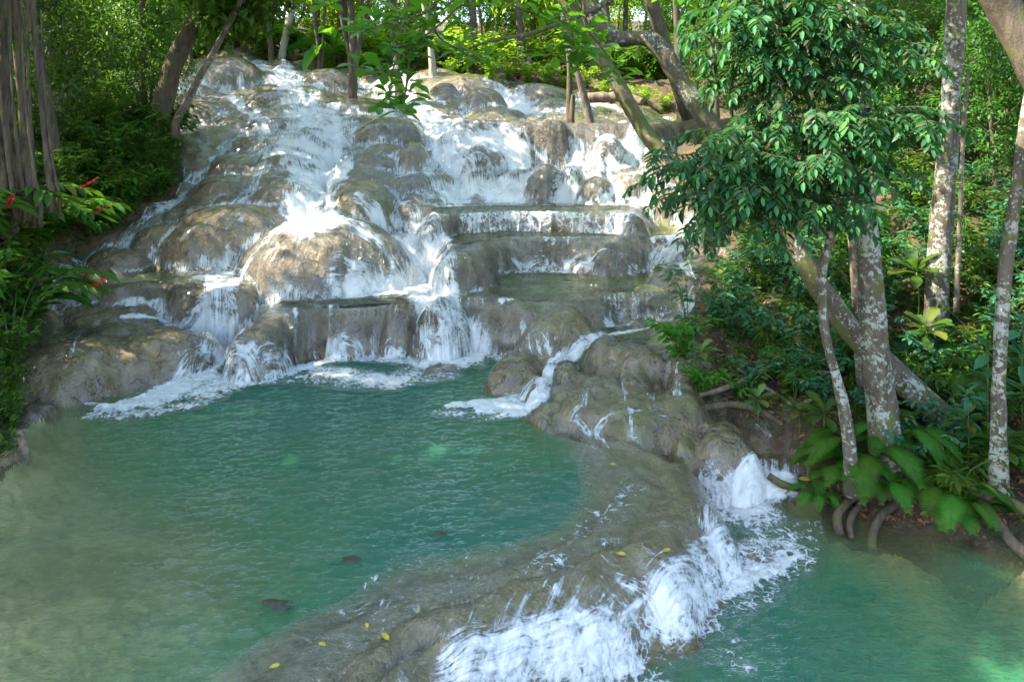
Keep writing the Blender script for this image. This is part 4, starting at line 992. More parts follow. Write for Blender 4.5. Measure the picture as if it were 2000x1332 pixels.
# ferns on the right shore
fe = placer(fern_proto("", 14, .72, M_FERN, G_F))
for px, py, s, lab in [(1690,935,1.05,"large bright fern at the foot of the lichened trunk"),(1745,905,1.0,"upright fern standing right beside the lichened trunk"),(1650,950,.85,"fern drooping toward the water left of the lichened trunk"),
    (1720,985,.8,"fern spilling down the bank straight below the lichened trunk"),(1860,1020,.85,"fern touching the lower pool near the half sunk root"),(1835,960,.6,"small fern halfway up the bank above the fern at the water"),
    (1895,790,.9,"pale fern behind the fallen mossy trunk"),(1985,935,.8,"fern at the right end of the bank under the drooping plant"),(1905,1030,.6,"small dark fern by the half sunk root"),(1600,1000,.5,"tiny fern beside the white water at the end of the bank"),(1880,720,.8,"fern among the big leaves up the right slope")]:
    q = on(px, py); fe((q[0], q[1], q[2]+.12), None, s, lab)
# broad leaved plants
ro = placer(rosette_proto("", 13, .42, .9, M_BROAD, None))
for px, py, Y, s, lab in [(1790,640,12.3,1.25,"tall plant with a wheel of big pale leaves between the two lichened trunks"),(1610,900,10.9,.85,"glossy plant with paddle leaves left of the lichened trunk foot"),
    (1810,740,12.0,1.0,"broad leaved plant behind the fallen mossy trunk"),(1880,900,10.2,.7,"low broad leaved plant over the lower end of the mossy trunk"),(1560,870,11.3,.6,"small paddle leaved plant above the curtain by the shore"),
    (1960,960,9.5,.8,"drooping plant with long yellowing leaves at the right edge"),(1370,745,13.2,.62,"sunlit plant with fan of leaves above the tangle of roots"),(1480,840,11.8,.6,"dark narrow plant over the pool of tangled roots"),(1400,610,15.2,.8,"broad leaved plant under the hanging leaves beside the side curtain")]:
    h = on(px, py); ro(h, None, s, lab)
te = placer(rosette_proto("", 9, .30, 1.5, M_TEAL, None, ELL, 3, 'tiered_shrub', 'shrub'))
for px, py, s, lab in [(1930,900,1.15,"blue-green shrub in tiers of pointed leaves by the thin right trunk"),(2000,860,1.2,"blue-green tiered shrub cut by the right edge of the picture"),(1890,930,.8,"smaller blue-green tiered shrub below the mossy trunk")]: te(on(px, py), None, s, lab)
sb = placer(shrub_proto("sunlit yellow-green shrub overhanging the fallen logs", 14, .75, .20, 16, ELL, M_BRIGHT, None, spread=.5))
for px, py, s, lab in [(1330,690,1.0,"sunlit yellow-green shrub overhanging the fallen logs"),(1375,770,.75,"sunlit yellow-green shrub just above the tangled roots")]: sb(on(px, py), None, s, lab)
sap = placer(shrub_proto("", 5, 2.0, .20, 18, ELL, M_TEAL, None, name='sapling', cat='sapling', spread=.55))
for px, py, s, lab in [(1345,650,1.0,"thin sapling leaning over the side curtain, against the green pool"),(1400,640,.9,"thin leafy sapling under the hanging blue-green leaves"),(1480,650,.75,"small sapling on the brown litter left of the pale thin trunk")]: sap(on(px, py), None, s, lab)
# left ginger plants
gi = placer(ginger_proto("", 9, 1.15, 'red flowered gingers on the left bank', 3))
for px, py, s, lab in [(25,690,1.0,"ginger plant with red flower spikes nearest the weathered rocks"),(-20,640,1.1,"ginger plant half cut by the left edge, above the weathered rocks"),(20,560,1.0,"ginger plant with pale arching leaves by the left rim of the falls"),(75,520,1.0,"ginger plant below the big fibrous trunk"),(-30,520,1.2,"tall ginger plant at the left edge under the fibrous trunk"),(190,420,.7,"ginger plant deep in the dark shrubs"),(120,400,.7,"ginger plant beside the foot of the paired grey trunks")]: gi(on(px, py), None, s*1.2, lab)
for px, py, s, lab in [(10,800,.55,"low leafy shrub at the waterline above the weathered post"),(30,835,.45,"small leafy shrub drooping onto the weathered post"),(-30,760,.8,"leafy shrub cut by the left edge near the pitted rock"),(15,745,.6,"small leafy shrub on the pitted rock's left side")]: sh_l[0](on(px, py), None, s, lab)
# red gingers behind the crest and a banana clump
red = placer(ginger_proto("", 10, 1.5, 'red flowers behind the crest', 6))
for px, lab in [(480,"clump of red ginger flowers left of the pale leaning trunk"),(572,"clump of red ginger flowers right of the pale leaning trunk"),(600,"clump of red ginger flowers beside the pair of thin dark trunks")]:
    y = 37.6; x = (px-1000)*y/F; red((x, y, ground_z(x, y)+.2), None, 1.0, lab)
BAN = leaf_tpl('obo', .28, .2, .5)
ba = rosette_proto("banana clump with huge pale leaves left of the dark multiple stems", 10, 2.4, 1.2, M_BRIGHT, None, BAN, 1, 'banana_plant', 'banana plant'); y = 37.0; x = (652-1000)*y/F; ba.location = (x, y, ground_z(x, y))
pk = placer(shrub_proto("", 16, 1.2, .26, 26, leaf_tpl('far', .4, .1, .1), M_PINK, 'pinkish bushes on the far bank', spread=.9))
for px, lab in [(925,"dry pinkish bush left on the sunny far bank"),(1010,"dry pinkish bush in the middle of the sunny far bank"),(1075,"dry pinkish bush at the dark right end of the far bank")]:
    y = 36; x = (px-1000)*y/F; pk((x, y, ground_z(x, y)+.1), None, .8, lab)
# ------------------------------------------------------------------ the single trees: trunks as traced, crowns above
def big_crown(parent, cen, rx, rz, nc, per, size, cr=.7, mat=None, tpl=FAR):
    g = crown_geo(rx, rz, nc, per, size, cr, tpl); o = link('crown', g.mesh('crown', False), mat or M_FOREST, parent); o.location = Vector(cen)-parent.location; return o
def tree(name, label, paths, bark, crown=None, cat='tree', seg=14, wob=.25, group=None, crown_mat=None):
    """paths: list of [(px,py,Y,rad px)] from top to foot; the foot of the first sinks into the ground"""
    G = Geo(); base_pt = None
    for p in paths:
        W = px_path(p, len(p)*7); R = W[:, 3]
        foot = W[-1, :3]
        if base_pt is None: base_pt = np.array(foot)
        # carry on below ground
        ext = foot+np.array([0, 0, -.5]); P = np.vstack([W[:, :3], ext]); R = np.r_[R, R[-1]*1.25]
        G.tube(P-base_pt, R, seg, RNG.random(), wob)
    e = empty(name, tuple(base_pt), label, cat, group); link('trunk', G.mesh('trunk'), bark, e)
    if crown:
        for c in crown:
            big_crown(e, c[0], *c[1:], mat=crown_mat)
    return e
# left bank
tree('fig_tree', "broad fig tree of fused fibrous stems at the left edge", [[(26,-120,15,7.2),(32,60,15,7.2),(46,240,15,8.6),(60,390,15,15.8)],[(2,-120,15.2,7.9),(8,100,15.2,7.9),(22,260,15.1,8.6),(42,390,15,13.0)],[(64,-100,14.9,4.3),(68,60,14.9,5.0),(82,220,14.9,5.0),(100,370,14.9,7.2)],
     [(-24,-60,15,7.2),(-18,150,15,7.2),(0,300,15,8.6),(16,420,15,11.5)],[(50,-100,14.8,3.6),(54,120,14.8,2.9),(64,300,14.8,3.6),(72,400,14.8,5.8)],[(16,-100,14.8,2.9),(22,140,14.8,2.2),(34,290,14.8,2.9),(50,400,14.8,4.3)],[(40,-100,14.7,2.2),(46,140,14.7,2.2),(60,290,14.7,2.2),(80,400,14.7,3.6)],[(-8,-100,14.8,2.9),(-2,140,14.8,2.9),(14,290,14.8,3.6),(30,410,14.8,5.8)],[(80,20,14.9,1.4),(84,140,14.9,1.4),(98,290,14.9,2.2),(116,380,14.9,2.9)]], M_FIG,
     [((-10.0,16.0,14.0),4.0,2.0,90,60,.30),((-12,13,11.5),3,2,60,60,.32)], wob=.3)
tree('tall_tree', "straight grey trunk, left one of the slim pair beside the fig", [[(92,-140,22,11),(95,0,22,11),(103,120,22,12),(122,260,22,13)]], M_BARK, [((-14.5,22,14.5),3.6,2.4,80,55,.30)])
tree('tall_tree', "straight grey trunk, right one of the slim pair beside the fig", [[(122,-140,24,9),(130,0,24,10),(141,120,24,10),(152,240,24,12)]], M_BARK, [((-15,25,15),3.4,2.4,70,55,.30)])
tree('tall_tree', "slim darker trunk leaning between the fig and the grey pair", [[(50,-60,19,8),(66,60,19,8),(90,180,19,8),(108,290,19,10)]], M_DARKBARK, [((-12.5,19,12.5),2.4,1.6,50,50,.26)])
tree('leaning_tree', "dark leaning tree with round leaves beside the left slope", [[(455,-90,22.5,12),(410,0,22.7,15),(370,62,22.8,17),(335,140,23,17),(306,250,23,22)]], M_DARKBARK, [((-8.9,22.5,9.3),1.5,.8,34,26,.34),((-10.0,23,9.0),1.2,.8,22,24,.34),((-7.5,22,11.3),2.8,1.5,60,40,.32)], crown_mat=M_SHRUB)
tree('leaning_tree', "thin bare tree leaning right in front of the top left boulders", [[(500,-60,21.8,5),(455,32,22,6),(402,130,22,6),(342,240,22.3,8)]], M_BARK, [((-7.2,21.5,10.6),1.8,1.1,36,36,.28)])
tree('slim_tree', "thin dark upright stem left of the leaning tree with round leaves", [[(276,-60,24,5),(279,80,24,5),(283,290,24,6)]], M_DARKBARK, [((-12.8,24.5,10.8),1.9,1.6,44,40,.26)])
def added_shade_tree(x, y, h, blobs, label):  # out of view, added so its crowns shade pool, dam and right bank
    z = ground_z(x, y); e = empty('added_shade_tree', (x, y, z), label, 'tree', 'unseen trees added for shade on the near left'); G = Geo(); G.tube(spline([(0,0,-.5),(.2,.1,h*.5),(0,.3,h)], 12), np.linspace(.3, .15, 12), 10, 0, .2)
    for b in blobs: G.tube(spline([(.1,.15,h*.6), (np.array(b[0])-np.array([x, y, z]))*.55+np.array([0, 0, h*.25]), np.array(b[0])-np.array([x, y, z])], 8), np.linspace(.14, .04, 8), 6)
    link('trunk', G.mesh('trunk'), M_BARK, e)
    for b in blobs: big_crown(e, b[0], *b[1:])
added_shade_tree(-15.5, 7, 12, [((-15,7,8.5),4.2,3.2,150,60,.32),((-17,6,14.5),4.5,3.0,150,60,.32),((-13.5,3.5,12.5),3.8,2.2,90,60,.32),((-10.5,7,13.2),3.0,1.2,90,60,.32)], "unseen tall tree added on the left to shade pool and dam")
added_shade_tree(-18.5, 11, 11, [((-18,11.5,9.5),4.2,3.4,140,60,.32),((-15,11,14.5),4.0,2.4,110,60,.32),((-20,7,12.5),4.0,3.0,110,60,.32),((-9.5,9.5,14),3.8,1.4,170,60,.32),((-7.8,11.5,12.8),2.6,1.1,70,60,.32)], "unseen tall tree added on the left to shade pool and dam")
# crest
tree('clump_tree', "clump of dark slender stems rising from the crest rocks", [[(684,-60,28.4,5),(686,60,28.4,6),(690,120,28.4,8),(688,200,28.4,9)],[(655,-60,28.5,4),(670,50,28.5,4),(684,120,28.4,5),(688,190,28.4,6)],[(712,-60,28.3,4),(704,50,28.3,4),(694,120,28.4,5),(689,190,28.4,6)],[(668,-60,28.6,3),(676,60,28.6,3),(686,140,28.4,4),(688,195,28.4,5)],[(730,-60,28.6,3),(712,50,28.6,3),(697,120,28.4,4),(690,190,28.4,5)]], M_DARKBARK, [((-6.8,28.6,12.2),2.0,1.3,40,40,.34)], seg=8)
tree('slim_tree', "straight dark trunk standing in the white water behind the small sign", [[(767,-60,30.3,7),(770,60,30.3,7),(778,150,30.3,7),(784,222,30.3,9)]], M_DARKBARK, [((-5.2,30.5,13.2),2.0,1.4,40,40,.3)], seg=8)
tree('slim_tree', "pale brown trunk on the highest flat rock with a mossy foot", [[(820,-60,34,5),(832,40,34,5),(842,100,34,6),(846,165,34,9)]], M_PALE, [((-4.4,34.5,14),2.0,1.5,40,40,.3)], seg=8)
tree('slim_tree', "first of two thin trunks left of the banana clump", [[(612,-60,36,4),(615,40,36,4),(622,90,36,4),(625,140,36,5)],[(636,-40,36,3),(632,60,36,3),(627,140,36,4)]], M_DARKBARK, [((-10.4,36.5,14),2.0,1.5,40,40,.3)], seg=8)
tree('slim_tree', "pale smooth trunk leaning right among the red flowers", [[(590,-70,36.5,7),(576,0,36.5,7),(560,60,36.5,7),(548,125,36.5,8)]], M_PALE, [((-11,37,14.5),2.2,1.6,40,40,.3)], seg=8)
tree('slim_tree', "dark thin trunk left of the pale leaning one", [[(510,-60,36,5),(514,20,36,5),(526,70,36,5),(530,120,36,6)]], M_DARKBARK, [((-13,37,14.5),2.2,1.6,40,40,.3)], seg=8)
# right centre
tree('slim_tree', "thin upright dark trunk beside a broken stump on the upper right lip", [[(1104,-60,26.4,5),(1108,60,26.4,5),(1112,150,26.4,5),(1111,232,26.4,7)]], M_DARKBARK, [((2.2,27,11.6),1.8,1.2,34,40,.3)], seg=8)
tree('slim_tree', "thin grey trunk leaning left on the upper right lip", [[(1085,-60,26.1,6),(1108,70,26.1,6),(1130,150,26.1,6),(1152,238,26.1,9)]], M_BARK, [((1.6,26.5,11.4),1.8,1.2,34,40,.3)], seg=8)
tree('stump', "short broken stump on the upper right lip", [[(1119,186,26.3,4),(1118,200,26.3,5),(1116,228,26.3,6)]], M_DARKBARK, cat='stump', seg=8)
tree('leaning_tree', "dark trunk leaning across the right hand falls behind the bent one", [[(1070,-90,18.5,11),(1110,10,18.5,12),(1160,90,18.4,13),(1205,160,18.2,15),(1255,250,18,15),(1320,335,17.6,16),(1395,440,17,19)]], M_MOSSBARK, [((1.0,18.6,9.7),2.2,1.0,50,40,.26)])
tree('bent_tree', "mossy tree with an elbow bend arching from the right bank to the top centre",
     [[(1105,-130,13.6,16.4),(1142,-20,13.4,18.0),(1160,30,13.3,18.0),(1180,62,13.2,18.0),(1205,76,13.2,15.6),(1240,76,13.1,13.9),(1272,80,13,16.4),(1300,112,12.9,18.0),(1335,170,12.8,18.0),(1385,240,12.6,18.9),(1480,370,12.3,20.5),(1560,495,12.0,22.1),(1650,630,11.7,23.8),(1750,735,11.4,25.4),(1850,830,11.1,27.9),(1905,880,11.0,31.2)],
      [(905,100,12.3,1.6),(960,80,12.4,3.3),(1040,65,12.6,4.1),(1120,35,12.9,4.9),(1180,5,13.1,5.7),(1190,-40,13.2,6.6)]], M_BENT, [((-.5,13.5,9.3),1.8,.8,30,30,.30)], seg=18, wob=.3)
mt = tree('lichened_tree', "thick white lichened trunk standing on the right bank among ferns",
     [[(1664,-160,10.7,15.6),(1668,-40,10.7,16.4),(1676,120,10.65,17.2),(1688,300,10.6,17.9),(1690,420,10.6,20.3),(1700,560,10.6,23.4),(1712,700,10.6,26.5),(1722,800,10.6,27.3),(1728,890,10.6,31.2)]], M_LICHEN, [((5.4,12,11.0),3.6,1.8,80,55,.26)], seg=22, wob=.22)
tree('lichened_tree', "grey lichened trunk farther up the right bank, lit by the sun", [[(1872,-160,13.6,16.1),(1868,-30,13.6,17.0),(1860,150,13.5,17.8),(1848,330,13.5,18.7),(1835,480,13.5,20.4),(1830,600,13.5,22.1),(1830,720,13.5,24.6)]], M_LICHEN, [((9.3,14,11.5),3.2,1.8,70,55,.28)], seg=18)
tree('slim_tree', "thin grey trunk leaning at the right edge among blue-green shrubs", [[(2040,60,9.9,10),(2005,220,9.8,11),(1985,380,9.8,11),(1964,520,9.8,12),(1955,660,9.8,12),(1950,800,9.8,13),(1948,900,9.8,16)]], M_LICHEN, [((8.4,9.5,8.6),1.6,1.0,34,40,.24)], seg=12)
tree('leaning_tree', "thick dark trunk crossing the top right corner", [[(1890,-130,9.3,26),(1935,-30,9.2,29),(1968,30,9.2,31),(2020,120,9.1,34),(2110,330,9.0,38),(2200,640,8.9,44),(2240,900,8.8,52)]], M_DARKBARK, [((6.5,9.5,10.0),2.4,1.2,50,50,.26)], seg=16)
tree('slim_tree', "pale thin crooked trunk in front of the mossy fallen one", [[(1634,250,10.2,5),(1626,360,10.2,7),(1622,460,10.2,8),(1606,535,10.2,8),(1611,640,10.2,9),(1634,740,10.2,10),(1650,810,10.2,11),(1660,900,10.2,13)],[(1600,500,10.3,2),(1606,530,10.25,4),(1609,570,10.2,5)]], M_LICHEN, seg=10)
tree('slim_tree', "hair thin stem close to the grey lichened trunk on the slope", [[(1890,140,13.2,3),(1880,280,13.2,4),(1876,400,13.2,4),(1868,560,13.2,5)]], M_BARK, seg=6)
for px, y, r, lab in [(1400,24,7,"dark trunk in the shade behind the elbow of the bent tree"),(1330,29,7,"slim trunk in the sunny woods right of the bent tree's elbow"),(1530,20,8,"shaded trunk behind the hanging blue-green leaves"),(1590,23,6,"second shaded trunk deeper behind the hanging blue-green leaves"),(930,40,7,"grey trunk in the sunlit woods above the pinkish bushes"),(1020,42,7,"grey trunk above the middle pinkish bush"),(1190,40,7,"trunk in the sunlit woods left of the bent tree's shaft")]:
    x = (px-1000)*y/F; z = ground_z(x, y); b = H0+(CZ-z)*F/y; tree('slim_tree', lab, [[(px-14,-70,y,r*.8),(px-6,(b-70)/2,y,r),(px,b,y,r*1.3)]], M_DARKBARK, [((x, y+.3, z+11), 2.2, 2.2, 44, 40, .28)], seg=8)

# ------------------------------------------------------------------ the leafy tree on the right: drooping twigs with two ranks of leaves
def twigs(g, st_, start, d0, L, n, size, tpl, droop=.8, tint=None):
    d0 = nrm(np.array(d0, float)); p = spline([start, start+d0*L*.5+np.array([0,0,-.05*L]), start+d0*L*.9+np.array([0,0,-droop*L*.35]), start+d0*L*1.05+np.array([0,0,-droop*L*.75])], n+3)
    st_.tube(p, np.linspace(.007, .002, len(p)), 3)
    tg = nrm(np.gradient(p, axis=0)); side = nrm(np.cross(tg, np.array([0, 0, 1.])+RNG.normal(size=3)*.25)); k = np.arange(2, n+2); sg = np.where(k % 2 == 0, 1, -1)[:, None]
    D = side[k]*sg*.9+tg[k]*.6+np.array([0, 0, -.25]); U = np.array([0, 0, 1.])+RNG.normal(size=(n, 3))*.25
    g.leaves(p[k], D, U, size*(.75+.4*RNG.random(n)), tpl, tint)
    g.leaves(p[-1:], tg[-1:], np.array([[0, 0, 1.]])+side[-1:]*.1, size*.8, tpl, .9)
lt_base = PY(1560, 800, 11.4)
lt = empty('leafy_tree', (lt_base[0]+1.2, lt_base[1]+.4, ground_z(lt_base[0]+1.2, lt_base[1]+.4)), "leafy tree hanging dense layers of blue-green leaves over the right of the falls", 'tree')
LB = np.array(lt.location)
G = Geo(); tr0 = np.array(PY(1690, 760, 12.0)); top = np.array(PY(1640, -40, 11.2))
main = spline([tr0+np.array([0,0,-1.]), np.array(PY(1668, 500, 11.7)), np.array(PY(1650, 250, 11.4)), top, top+np.array([-.1, 0, 1.6])], 22); G.tube(main-LB, np.linspace(.10, .05, 22), 9, 0, .2)
CL = [ # px,py,Y, rx px, ry px, twig count
 (1435,30,10.6,60,60,18),(1480,70,10.3,100,70,30),(1580,60,10.2,100,70,30),(1660,70,10.1,80,60,22),(1530,-20,10.4,120,50,30),(1475,125,10.5,55,50,16),(1540,150,10.2,80,50,16),(1700,100,10.0,60,40,12),
 (1480,262,10.2,120,34,24),(1580,236,10.0,110,34,26),(1660,232,9.9,90,34,22),(1720,238,9.9,60,26,12),(1410,318,10.3,80,46,20),(1480,335,10.0,110,46,30),(1580,322,9.9,110,46,28),(1640,300,9.8,60,40,12),
 (1362,365,10.3,60,42,14),(1440,395,10.0,90,46,24),(1530,400,9.9,90,40,20),(1590,395,9.9,40,34,8),(1335,320,10.5,40,36,8)]
g = Geo(); sg_ = Geo()
for px, py, Y, rx, ry, n in CL:
    c = np.array(PY(px, py, Y)); m = main[np.argmin(np.abs(main[:, 2]-(c[2]-.3)))]
    sg_.tube(spline([m, (m+c)/2+np.array([0,0,.2]), c], 8)-LB, np.linspace(.03, .01, 8), 5)
    for i in range(int(n*2.0)):
        a = RNG.random()*6.28; r = RNG.random()**.5; s = c+np.array([math.cos(a)*r*rx*Y/F*.7, RNG.normal()*.35, math.sin(a)*r*ry*Y/F*.7])
        d = nrm(s-c)+np.array([RNG.normal()*.6, RNG.normal()*.5-.35, RNG.normal()*.15+.05])*np.array([1,1,1.])*1.0; d[2] *= .5; twigs(g, sg_, s-LB, d, .42+.32*RNG.random(), 12, .14+.06*RNG.random(), ELL, .5)
link('trunk', G.mesh('trunk'), M_BARK, lt); link('twig', sg_.mesh('twig'), M_DARKBARK, lt); link('foliage', g.mesh('foliage', False), M_WAXY, lt)
# ---- big-leaved tree over the top centre: branches hang from above the frame
at0 = np.array(PY(1230, -260, 12.4)); at = empty('almond_tree', tuple(np.array([at0[0], at0[1]+.6, 9.2])), "branches of big bright paddle leaves hanging in front of the crest", 'tree')
AB = np.array(at.location); G = Geo(); g = Geo()
def whorl(c, n, size, tilt=0.):
    a = np.arange(n)*2.4+RNG.random()*6; el = np.linspace(.8, -.3, n)+tilt; D = np.stack([np.cos(a)*np.cos(el), np.sin(a)*np.cos(el), np.sin(el)], -1)
    g.leaves(c-AB+D*.05, D, np.array([0, 0, 1.])+RNG.normal(size=(n, 3))*.3, size*(.7+.5*RNG.random(n)), OBO)
BR = [[(1000,-60,12.2),(900,-10,12),(830,60,11.8),(800,110,11.7)],[(900,-60,12),(840,20,11.8),(770,40,11.6),(720,60,11.5)],[(860,-40,11.9),(850,60,11.8),(900,100,11.8),(935,118,11.7)],[(800,-60,11.8),(790,60,11.6),(770,130,11.5),(752,150,11.5)],
      [(930,-60,11.9),(1000,10,11.8),(1060,30,11.8),(1110,60,11.8)],[(1020,-60,12),(1100,20,11.9),(1120,80,11.8),(1130,100,11.8)],[(800,100,11.7),(795,160,11.6),(790,190,11.6),(785,210,11.6)],[(1150,-60,12.2),(1140,40,12.1),(1180,100,12),(1215,150,11.9)],[(1240,-90,12.2),(1290,-40,12),(1330,-10,12),(1360,5,12)],[(960,-60,12),(880,30,11.7),(815,80,11.6),(770,95,11.5)]]
for bI, p in enumerate(BR):
    W = spline([PY(*q) for q in p], 14); G.tube(np.vstack([np.array([[at0[0], at0[1], at0[2]]])*.0+W[:1]+np.array([[.2, .3, .5]]), W])-AB, np.linspace(.03, .008, 15), 5)
    for t, n in ((5, 5), (8, 6), (11, 6), (13, 8)):
        whorl(W[t]+RNG.normal(size=3)*.04, n, .36)
for px, py in [(740,50),(820,30),(690,190-140),(905,85),(1080,110),(760,185),(640,10),(870,20),(950,10),(1010,-5),(1130,130),(700,130),(745,210)]:
    whorl(np.array(PY(px, py, 11.6+RNG.random()*.5)), 6, .33)
G.tube(spline([AB*0+np.array([0,0,1.5]), np.array([.5,.8,-1.0]), np.array([1.6,1.4,-4])], 8), np.linspace(.12, .16, 8), 8)
link('branch', G.mesh('branch'), M_DARKBARK, at); link('foliage', g.mesh('foliage', False), M_BRIGHT, at)
# round-leaved overhang at the upper left (belongs to the dark leaning tree): separate hanging bough of a tree out of frame
# ------------------------------------------------------------------ small things
def sign():
    y = 29.6; c = np.array(PY(773, 215, y)); e = empty('sign_post', tuple(c), "small white warning sign with red lettering on a thin post in the white water", 'sign')
    G = Geo(); G.tube([(0,0,-.6),(0,0,2.0)], .045, 8); link('post', G.mesh('post'), M_DARKBARK, e)
    w = .29*y/29.6*1.0; pts = [(-.29,0),(.29,0),(.27,.20),(.12,.40),(-.08,.40),(-.24,.24)]; V = []; Fc = []
    for yy in (-.07, -.05): V += [(a, yy, 1.62+b) for a, b in pts]
    k = len(pts); T = [(0, i, i+1) for i in range(1, k-1)]+[(k, k+i+1, k+i) for i in range(1, k-1)]
    for i in range(k): j = (i+1) % k; T += [(i, k+i, k+j), (i, k+j, j)]
    me = mesh_np('board', np.array(V), np.array(T), 3, None, False); link('board', me, plain('sign_white', (.62,.60,.58)), e)
    mr = plain('sign_red', (.45,.05,.05))
    for txt, z, s in (("NO", 1.90, .12), ("CLIMBING", 1.79, .10), ("ON ROCKS", 1.66, .11)):
        cu = bpy.data.curves.new('lettering', 'FONT'); cu.body = txt; cu.size = s*1.1; cu.align_x = 'CENTER'; cu.extrude = .003
        o = bpy.data.objects.new('lettering', cu); COL.objects.link(o); o.rotation_euler = (math.radians(90), 0, 0); o.location = (0, -.075, z)
        o.parent = e; cu.materials.append(mr)
        dg = bpy.context.evaluated_depsgraph_get(); me2 = bpy.data.meshes.new_from_object(o.evaluated_get(dg)); nm = bpy.data.objects.new('lettering', me2); COL.objects.link(nm)
        nm.rotation_euler = o.rotation_euler; nm.location = o.location; nm.parent = e; bpy.data.objects.remove(o)
        if not me2.materials: me2.materials.append(mr)
sign()
def log(name, label, pts, mat, cat='log', seg=12, wob=.3):
    W = px_path(pts, len(pts)*6); c = W[:, :3].mean(0); G = Geo(); G.tube(W[:, :3]-c, W[:, 3], seg, 0, wob); return link(name, G.mesh(name), mat, loc=tuple(c), label=label, cat=cat)
log('log', "short dark cut log lying on the wet shelf, left one of two", [(1208,668,14.6,12),(1245,670,14.7,12),(1290,668,14.9,11)], M_DARKBARK)
log('log', "black ended log poking from under the sunlit shrub", [(1255,690,14.1,13),(1300,684,14.4,13),(1350,672,14.8,13)], M_DARKBARK)
log('log', "old brown log lying across the top right of the falls", [(1148,192,31,9),(1185,192,31,11),(1215,190,31,11),(1255,200,30.5,8)], M_DEAD)
for pts, lab in [([(1335,780,12.3,4),(1400,762,12.3,5),(1470,735,12.4,5),(1530,700,12.6,4)],"long bare branch slanting over the brown litter"),([(1360,800,11.9,5),(1420,790,12,7),(1480,800,11.9,6),(1530,830,11.6,4)],"twisted driftwood root beside the trickles"),
    ([(1500,690,12.6,3),(1560,715,12.4,3),(1620,728,12.2,3)],"pale stick on the litter behind the thin crooked trunk"),([(1440,720,12.7,3),(1500,760,12.2,4),(1545,790,11.9,4)],"brown stick lying down the litter slope"),
    ([(1500,930,10.7,7),(1525,945,10.6,8),(1560,955,10.6,6)],"bent dark root in the white water below the small curtain"),([(1900,960,9.9,9),(1940,1010,9.6,10),(1975,1060,9.3,11),(2010,1090,9.1,12)],"thick bare root slanting into the lower pool at the right edge"),
    ([(1860,940,10,7),(1910,965,9.8,9),(1980,985,9.6,10),(2040,1030,9.3,10)],"gnarled root along the right bank above the slanting one"),([(1690,950,10.7,9),(1650,985,10.2,9),(1634,1010,9.95,9),(1640,1045,9.7,8)],"knobbly root dipping into the water left of the ferns"),
    ([(1700,965,10.6,7),(1668,1000,10.1,7),(1658,1025,9.85,7),(1662,1050,9.6,5)],"second short root dipping into the water by the ferns"),([(1690,1060,9.6,2),(1720,1072,9.5,2),(1745,1085,9.35,2)],"thin twig floating out from the bank"),([(1760,975,10.4,9),(1722,1005,10.0,9),(1706,1035,9.75,8),(1700,1070,9.5,9)],"reddish root under the dark hanging fern")]:
    log('branch' if 'branch' in lab or 'stick' in lab or 'twig' in lab else 'root', lab, pts, M_DEAD if 'stick' in lab or 'branch' in lab else M_DARKBARK, 'branch' if 'branch' in lab or 'stick' in lab or 'twig' in lab else 'root', 8, .5)
log('post', "weathered split wooden post leaning at the left shore", [(40,840,10.6,4),(43,856,10.6,8),(48,880,10.55,9),(52,905,10.5,11)], M_DEAD, 'post', 8)
# yellow leaves washed on the dam
for px, py, s, lab in [(548,1306,.10,"yellow leaf lying lowest on the dam"),(715,1222,.09,"yellow leaf on the wet top of the dam, near the pool side"),(760,1258,.13,"greenish yellow leaf on the dam's brown face"),(622,1263,.09,"small yellow leaf on the pale left part of the dam"),(815,1205,.09,"yellow leaf just above the dam's brown face"),(1223,1090,.12,"yellow leaf on the dam above the white foam line"),(1310,1080,.12,"bright yellow leaf at the outer lip of the dam"),(1203,912,.10,"yellow leaf on the dam near the mossy rock"),(1558,946,.22,"big yellowing leaf stranded by the small curtain")]:
    h = hit(px, py); G = Geo(); a = RNG.random()*6.28; G.leaves([(0, 0, 0)], [(math.cos(a), math.sin(a), .1)], [(.1, -.3, 1)], s*1.05, leaf_tpl('lance', .42, .05, .05), .5); me = G.mesh('fallen_leaf')
    link('fallen_leaf', me, M_YEL, loc=(h[0], h[1], h[2]+.035), label=lab, cat='leaf')
M_SUNK = plain('sunken_stone_and_shadow', (.045,.05,.035), .4)
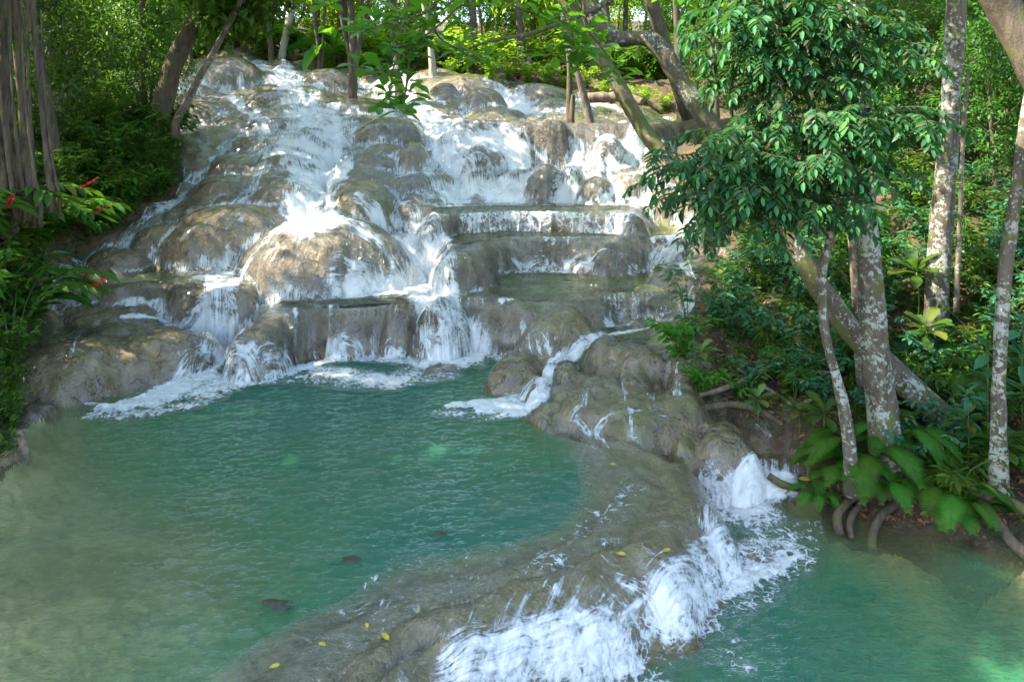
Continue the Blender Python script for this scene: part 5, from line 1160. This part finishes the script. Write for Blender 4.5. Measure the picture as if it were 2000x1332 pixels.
# dark stones just under the pool surface, plus an added lump imitating shadow
for px, py, r, lab in [(310,1104,.07,"small dark stone alone in the shallow middle of the big pool"),(680,1100,.20,"dark flat stone under the surface close to the dam"),(545,1186,.2,"dark stone at the edge of the sandy streak in the pool"),(855,1046,.16,"dark stone near the dam's pale head"),(1660,1165,.3,"added dark lump imitating a shadow patch in the lower pool")]:
    z = -.035 if px < 1500 else -1.0; c = PZ(px, py, z); t = np.linspace(0, math.pi, 9); p = np.linspace(0, 2*math.pi, 14, endpoint=False); T, P_ = np.meshgrid(t, p, indexing='ij')
    rr = r*.7*(1+.7*fbm(np.cos(P_)*np.sin(T)*1.7+px, np.sin(P_)*np.sin(T)*1.5+np.cos(T), 3, 3)); V = np.stack([rr*np.sin(T)*np.cos(P_)*1.25, rr*np.sin(T)*np.sin(P_)*.8, rr*np.cos(T)*.35], -1).reshape(-1, 3)
    i = np.arange(9*14).reshape(9, 14); q = np.stack([i[:-1], np.roll(i, -1, 1)[:-1], np.roll(i, -1, 1)[1:], i[1:]], -1).reshape(-1, 4)
    link('stone', mesh_np('stone', V, q, 4, None), M_SUNK, loc=c, label=lab, cat='stone')
# leaf litter on the right bank
n = 5200; px = 1320+RNG.random(n)*760; py = 560+RNG.random(n)*470; O = []
for a, b in zip(px, py):
    i, j = row_at(a, b)
    if RIV[i, j] > .1 and not onpool[i, j]: O.append((GX[i, j]+RNG.normal()*.03, GY[i, j]+RNG.normal()*.05, H[i, j]+.02))
O = np.array(O); G = Geo(); d = RNG.normal(size=O.shape)*np.array([1, 1, .25]); G.leaves(O, d, np.array([0, 0, 1.])+RNG.normal(size=O.shape)*.4, .07+.09*RNG.random(len(O)), ELL)
link('leaf_litter', G.mesh('leaf_litter', False), M_BROWN, kind='stuff')
# ground cover of tiny leaves on both banks
def cover(n, box, cond, size, mat, tpl):
    px = box[0]+RNG.random(n)*(box[2]-box[0]); py = box[1]+RNG.random(n)*(box[3]-box[1]); O = []
    for a, b in zip(px, py):
        i, j = row_at(a, b)
        if cond(i, j): O.append((GX[i, j]+RNG.normal()*.05, GY[i, j]+RNG.normal()*.08, H[i, j]+.02+RNG.random()*.22))
    O = np.array(O); G = Geo(); d = RNG.normal(size=O.shape)*np.array([1, 1, .4]); G.leaves(O, d, np.array([0, 0, 1.])+RNG.normal(size=O.shape)*.4, size*(.6+.8*RNG.random(len(O))), tpl); return G
gc = cover(14000, (-150, 160, 440, 900), lambda i, j: RIV[i, j] > -.05, .13, M_SHRUB, ELL); link('ground_cover', gc.mesh('ground_cover', False), M_SHRUB, kind='stuff')
gc = cover(5000, (1380, 250, 2150, 620), lambda i, j: RIV[i, j] > .1, .15, M_SHRUB, ELL); link('ground_cover', gc.mesh('ground_cover', False), M_SHRUB, kind='stuff')
